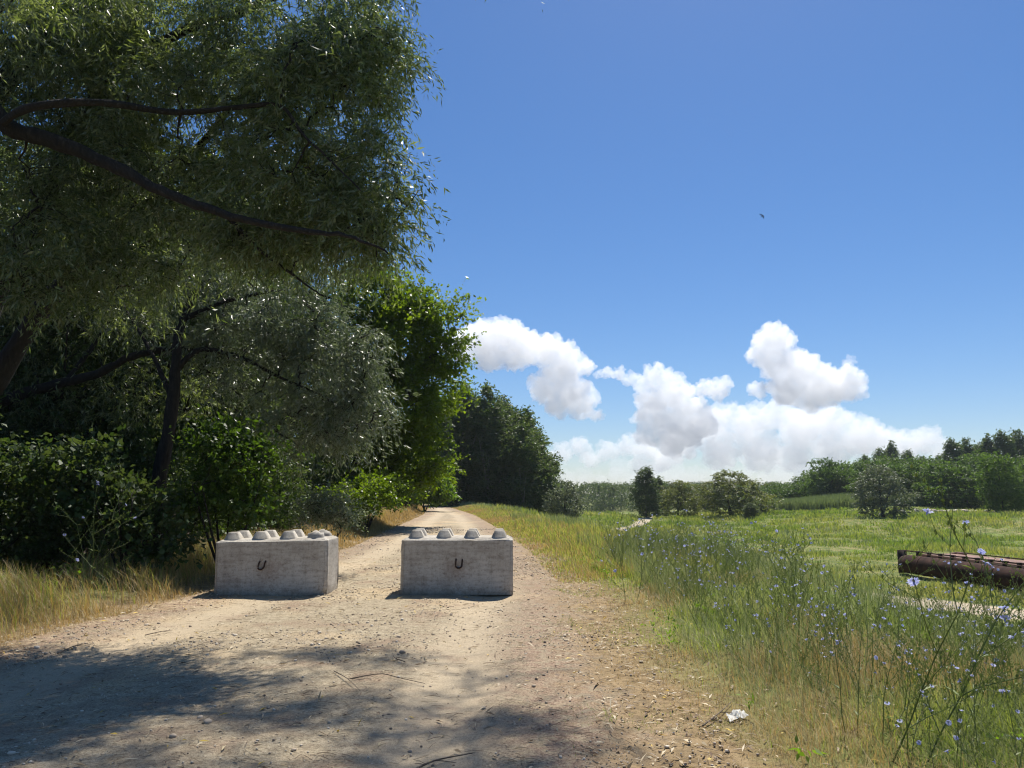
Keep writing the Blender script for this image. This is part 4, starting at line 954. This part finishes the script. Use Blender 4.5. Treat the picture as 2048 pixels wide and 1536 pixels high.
def rock(px, py, r, label):
    x, y = gp(px, py); V, T = stone_arr(1, np.zeros((1, 3)), np.array([r]))
    o = link("stone", raw_mesh("stone", V, None, T, np.full(12, .25 + .4 * rnd.random()), True), M['pebble'], loc=(x, y, hz(x, y) + r * .25))
    s_ = o.modifiers.new("s", 'SUBSURF'); s_.levels = s_.render_levels = 2; tag(o, label, "stone")
rock(415, 1448, .045, "largest brown stone in the tree shade at lower left")
rock(205, 1388, .022, "small pale stone in the shade left of the twigs")
rock(345, 1478, .03, "flat grey stone half sunk below the largest brown stone")
rock(860, 1370, .014, "small round stone at the right end of the long twig")
rock(400, 1437, .025, "pale stone touching the back of the largest brown stone")
rock(820, 1498, .022, "pale pebble at the bottom centre, right of the shade")
# crumpled white paper
m, nt, b = mat("paper"); b.inputs["Base Color"].default_value = (.52, .52, .49, 1); b.inputs["Roughness"].default_value = .7; M['paper'] = m
x, y = gp(1472, 1436); nu, nv = 9, 6
U, Vv = np.meshgrid(np.linspace(0, 1, nu), np.linspace(0, 1, nv)); wx = .15 * (U - .5) * (1 - .25 * Vv); wy = .09 * (Vv - .5) + .03 * (U - .5)
wz = .012 + .02 * U + .012 * np.sin(U * 9 + Vv * 3) * Vv + .006 * rs.normal(0, 1, U.shape)
ii = (np.arange(nv - 1)[:, None] * nu + np.arange(nu - 1)[None]).ravel()
o = link("paper_scrap", raw_mesh("paper_scrap", np.stack([wx, wy, wz], -1), np.stack([ii, ii + 1, ii + nu + 1, ii + nu], -1)), M['paper'], loc=(x, y, hz(x, y) + .01))
o.rotation_euler = (.25, 0, .2)
tag(o, "crumpled white paper scrap in the grass at the right road edge", "litter")
# driftwood and brush heap beside the far verge
bx, by = at(1190, 1040, 46)[:2]; bz = hz(bx, by)
b_ = MB(); b_.tube([(-.3, 0, .0), (0, 0, .25), (-.18, 0, .55), (-.28, 0, .8)], [.1, .08, .06, .03], 7); b_.tube([(-.4, 0, .1), (.4, .1, .28), (1.2, .2, .16)], [.09, .08, .03], 7)
tag(b_.build("dead_branch", M['wood'], smooth=True, loc=(bx, by, bz)), "dark dead branch pointing up from the brush beside the far verge", "branch")
b_ = MB()
for i in range(260):
    a = rnd.uniform(0, 6.28); c_ = np.array((rnd.gauss(0, .9), rnd.gauss(0, .4), rnd.uniform(0, .35))); d_ = np.array((math.cos(a), math.sin(a), rnd.uniform(-.1, .5))) * rnd.uniform(.3, .8)
    b_.tube([c_, c_ + d_ * .5 + (0, 0, .03), c_ + d_], [.018, .014, .006], 3, cap=False)
tag(b_.build("brush_pile", M['wood'], loc=(bx + .6, by + .3, bz)), "low pile of dry brush around the dead branch", "brush pile")
# bird: one continuous body with two swept wings
b_ = MB(); t_ = np.linspace(0, 1, 9); rr = np.array([.002, .010, .016, .021, .022, .018, .012, .006, .002])
b_.tube(np.stack([t_ * .17 - .085, t_ * 0, t_ * 0 + .004 * np.sin(t_ * 3)], -1), rr, 8)
for s_ in (-1, 1):
    V = []
    for k in range(6):
        f_ = k / 5; V += [(.035 - .085 * f_ ** 1.6, s_ * .15 * f_, .012 + .03 * f_), (-.02 - .085 * f_ ** 1.3 + .03 * f_, s_ * .15 * f_, .010 + .03 * f_)]
    b_.add(V, [(2 * k, 2 * k + 1, 2 * k + 3, 2 * k + 2) for k in range(5)])
    b_.add([(-.07, 0, 0), (-.075, s_ * .006, 0), (-.14, s_ * .035, .0), (-.10, s_ * .006, 0)], [(0, 1, 2, 3)])
m, nt, b = mat("dark_feathers"); b.inputs["Base Color"].default_value = (.012, .016, .03, 1); b.inputs["Roughness"].default_value = .6
o = b_.build("bird", m, smooth=True, loc=at(1525, 432, 34)); o.rotation_euler = (1.35, -.62, 0)
tag(o, "small dark swallow gliding alone in the blue sky", "bird")
# pale rubble under the right trees
b_ = MB(); n = 90; P = np.stack([rs.normal(0, 3.2, n), rs.normal(0, 1.0, n), rs.uniform(0, .25, n)], -1); V, T = stone_arr(n, P, rs.uniform(.12, .4, n))
rx, ry = at(1905, 1000, 108)[:2]
tag(link("rubble_pile", raw_mesh("rubble_pile", V, None, T, np.repeat(.5 + .5 * rs.rand(n), 12)), M['pebble'], loc=(rx, ry, hz(rx, ry))), "pale rubble heap on the meadow's far bank under the trees", "rubble pile", None, 'stuff')

# ------------------------------------------------------------------ clouds: lit white bodies far beyond the meadow
def cloud_mat(name, den):
    m, nt, b = mat(name); nt.nodes.remove(b)
    v = N(nt, "ShaderNodeVolumePrincipled"); v.inputs["Color"].default_value = (1, 1, 1, 1); v.inputs["Density"].default_value = den; v.inputs["Anisotropy"].default_value = 0.45
    nt.links.new(v.outputs[0], nt.nodes["Material Output"].inputs["Volume"]); return m
MC = [cloud_mat("cloud_white", .0095), cloud_mat("cloud_hazy", .0055), cloud_mat("cloud_thin", .0016)]
def sphere(nlat=10, nlon=16):
    V = [(0, 0, 1)] + [(math.sin(a) * math.cos(b__), math.sin(a) * math.sin(b__), math.cos(a)) for a in np.linspace(0, math.pi, nlat + 1)[1:-1] for b__ in np.arange(nlon) * 2 * math.pi / nlon] + [(0, 0, -1)]
    Qs = []; Ts = []
    for j in range(nlon): Ts.append((0, 1 + j, 1 + (j + 1) % nlon)); Ts.append((len(V) - 1, len(V) - 1 - nlon + (j + 1) % nlon, len(V) - 1 - nlon + j))
    for i in range(nlat - 2):
        for j in range(nlon): a = 1 + i * nlon; Qs.append((a + j, a + nlon + j, a + nlon + (j + 1) % nlon, a + (j + 1) % nlon))
    return np.array(V, float), np.array(Qs), np.array(Ts)
SV, SQ, ST = sphere()
def cloud(label, D, blobs, mi, seed, gr=1.12):
    gr = 1.0 if mi else gr
    r = np.random.RandomState(seed); b_ = MB(); c0 = at(blobs[0][0], blobs[0][1], D); k = D / FPX
    for x, y, q in blobs:
        q *= gr
        c = at(x, y, D) - c0; b_.add(SV * (q * k * .86) * (1.05, 1, .9) + c + (0, r.uniform(-.2, .2) * q * k, 0), SQ, ST)
        for _ in range(int(12 + q * .5)):
            d = unit(r.normal(0, 1, 3)); d[2] = abs(d[2]) if r.rand() < .75 else d[2] * .7; d[1] = -abs(d[1]) if r.rand() < .6 else d[1]
            rr = q * k * r.choice([.2, .3, .42]); b_.add(SV * rr + c + d * (q * k * .72), SQ, ST)
    o = b_.build("cloud", MC[mi], smooth=True, loc=c0)
    rm = o.modifiers.new("r", 'REMESH'); rm.mode = 'VOXEL'; rm.voxel_size = 1.3 * k; rm.use_smooth_shade = True
    for sc_, st in ((18, 17), (8, 9), (3.6, 4.5)):
        tx = bpy.data.textures.new("puff", 'CLOUDS'); tx.noise_scale = sc_ * k; tx.noise_depth = 2; tx.noise_basis = 'BLENDER_ORIGINAL'
        dm = o.modifiers.new("d", 'DISPLACE'); dm.texture = tx; dm.strength = st * k * 1.5; dm.mid_level = .5; dm.texture_coords = 'LOCAL'
    rm = o.modifiers.new("r2", 'REMESH'); rm.mode = 'VOXEL'; rm.voxel_size = 1.25 * k; rm.use_smooth_shade = True
    tag(o, label, "cloud")
cloud("big arched white cloud above the poplar grove", 6000, [(1050, 700, 40), (895, 690, 24), (925, 697, 36), (965, 688, 40), (1008, 680, 40), (985, 715, 34), (1030, 715, 32), (1092, 706, 36), (1130, 722, 34), (1165, 735, 22), (1122, 755, 38), (1090, 782, 32), (1140, 790, 38), (1165, 815, 28), (1192, 832, 12), (1115, 815, 26), (1110, 680, 12)], 0, 1)
cloud("white cloud tower in the middle with a thin arm reaching left", 6200, [(1330, 768, 26), (1192, 748, 9), (1215, 747, 12), (1238, 749, 14), (1262, 760, 15), (1285, 772, 19), (1310, 752, 22), (1310, 815, 36), (1352, 795, 34), (1385, 830, 34), (1330, 850, 40), (1290, 840, 24), (1375, 865, 34), (1345, 770, 20), (1405, 850, 26), (1300, 870, 26), (1340, 885, 30)], 0, 2)
cloud("small separate white puff right of the middle cloud tower", 6300, [(1410, 778, 20), (1435, 782, 22), (1452, 768, 14), (1390, 780, 12)], 0, 3)
cloud("tall billowing white cloud leaning right, the highest at right", 6100, [(1545, 690, 36), (1518, 712, 24), (1580, 680, 14), (1555, 732, 38), (1598, 745, 38), (1580, 778, 38), (1640, 780, 44), (1690, 772, 36), (1714, 780, 18), (1516, 780, 18), (1620, 805, 24)], 0, 4)
cloud("tiny cloud wisp at the right tip of the tallest cloud", 6150, [(1702, 722, 12), (1712, 740, 8), (1695, 716, 6)], 1, 5)
bank = [(1500, 858, 42), (1420, 860, 44), (1455, 835, 30), (1510, 822, 20), (1545, 835, 36), (1600, 862, 46), (1665, 850, 40), (1720, 880, 44), (1660, 900, 44), (1770, 890, 34), (1815, 895, 34), (1850, 885, 30), (1885, 905, 26), (1365, 890, 40), (1440, 905, 44), (1520, 910, 46), (1590, 915, 40), (1555, 818, 20), (1630, 832, 24), (1478, 826, 16), (1700, 845, 18), (1750, 862, 20), (1865, 872, 20)]
cloud("wide hazy cloud bank low over the right tree line", 7600, bank, 1, 6)
cloud("faint hazy cloud bank low above the far forest belt", 8000, [(1255, 893, 26), (1290, 902, 30), (1215, 905, 22), (1160, 893, 22), (1128, 908, 22), (1330, 915, 34), (1098, 925, 22), (1280, 928, 24), (1180, 918, 20)], 1, 7)
low = [(x, 958 + 9 * math.sin(x * .1), 28 + 8 * math.sin(x * .37)) for x in range(1060, 1960, 36)]
cloud("lowest pale cloud layer lying along the horizon", 9000, low, 2, 8)

# ------------------------------------------------------------------ the air
m, nt, b = mat("haze_air"); nt.nodes.remove(b)
v = N(nt, "ShaderNodeVolumePrincipled"); v.inputs["Color"].default_value = (.78, .87, 1, 1); v.inputs["Density"].default_value = .00016; v.inputs["Anisotropy"].default_value = .2
nt.links.new(v.outputs[0], nt.nodes["Material Output"].inputs["Volume"])
hb = MB(); hb.box((0, 470, 10), (1840, 1080, 38)); o = hb.build("haze", m); tag(o, "thin pale haze over the meadow", "haze", None, 'stuff')
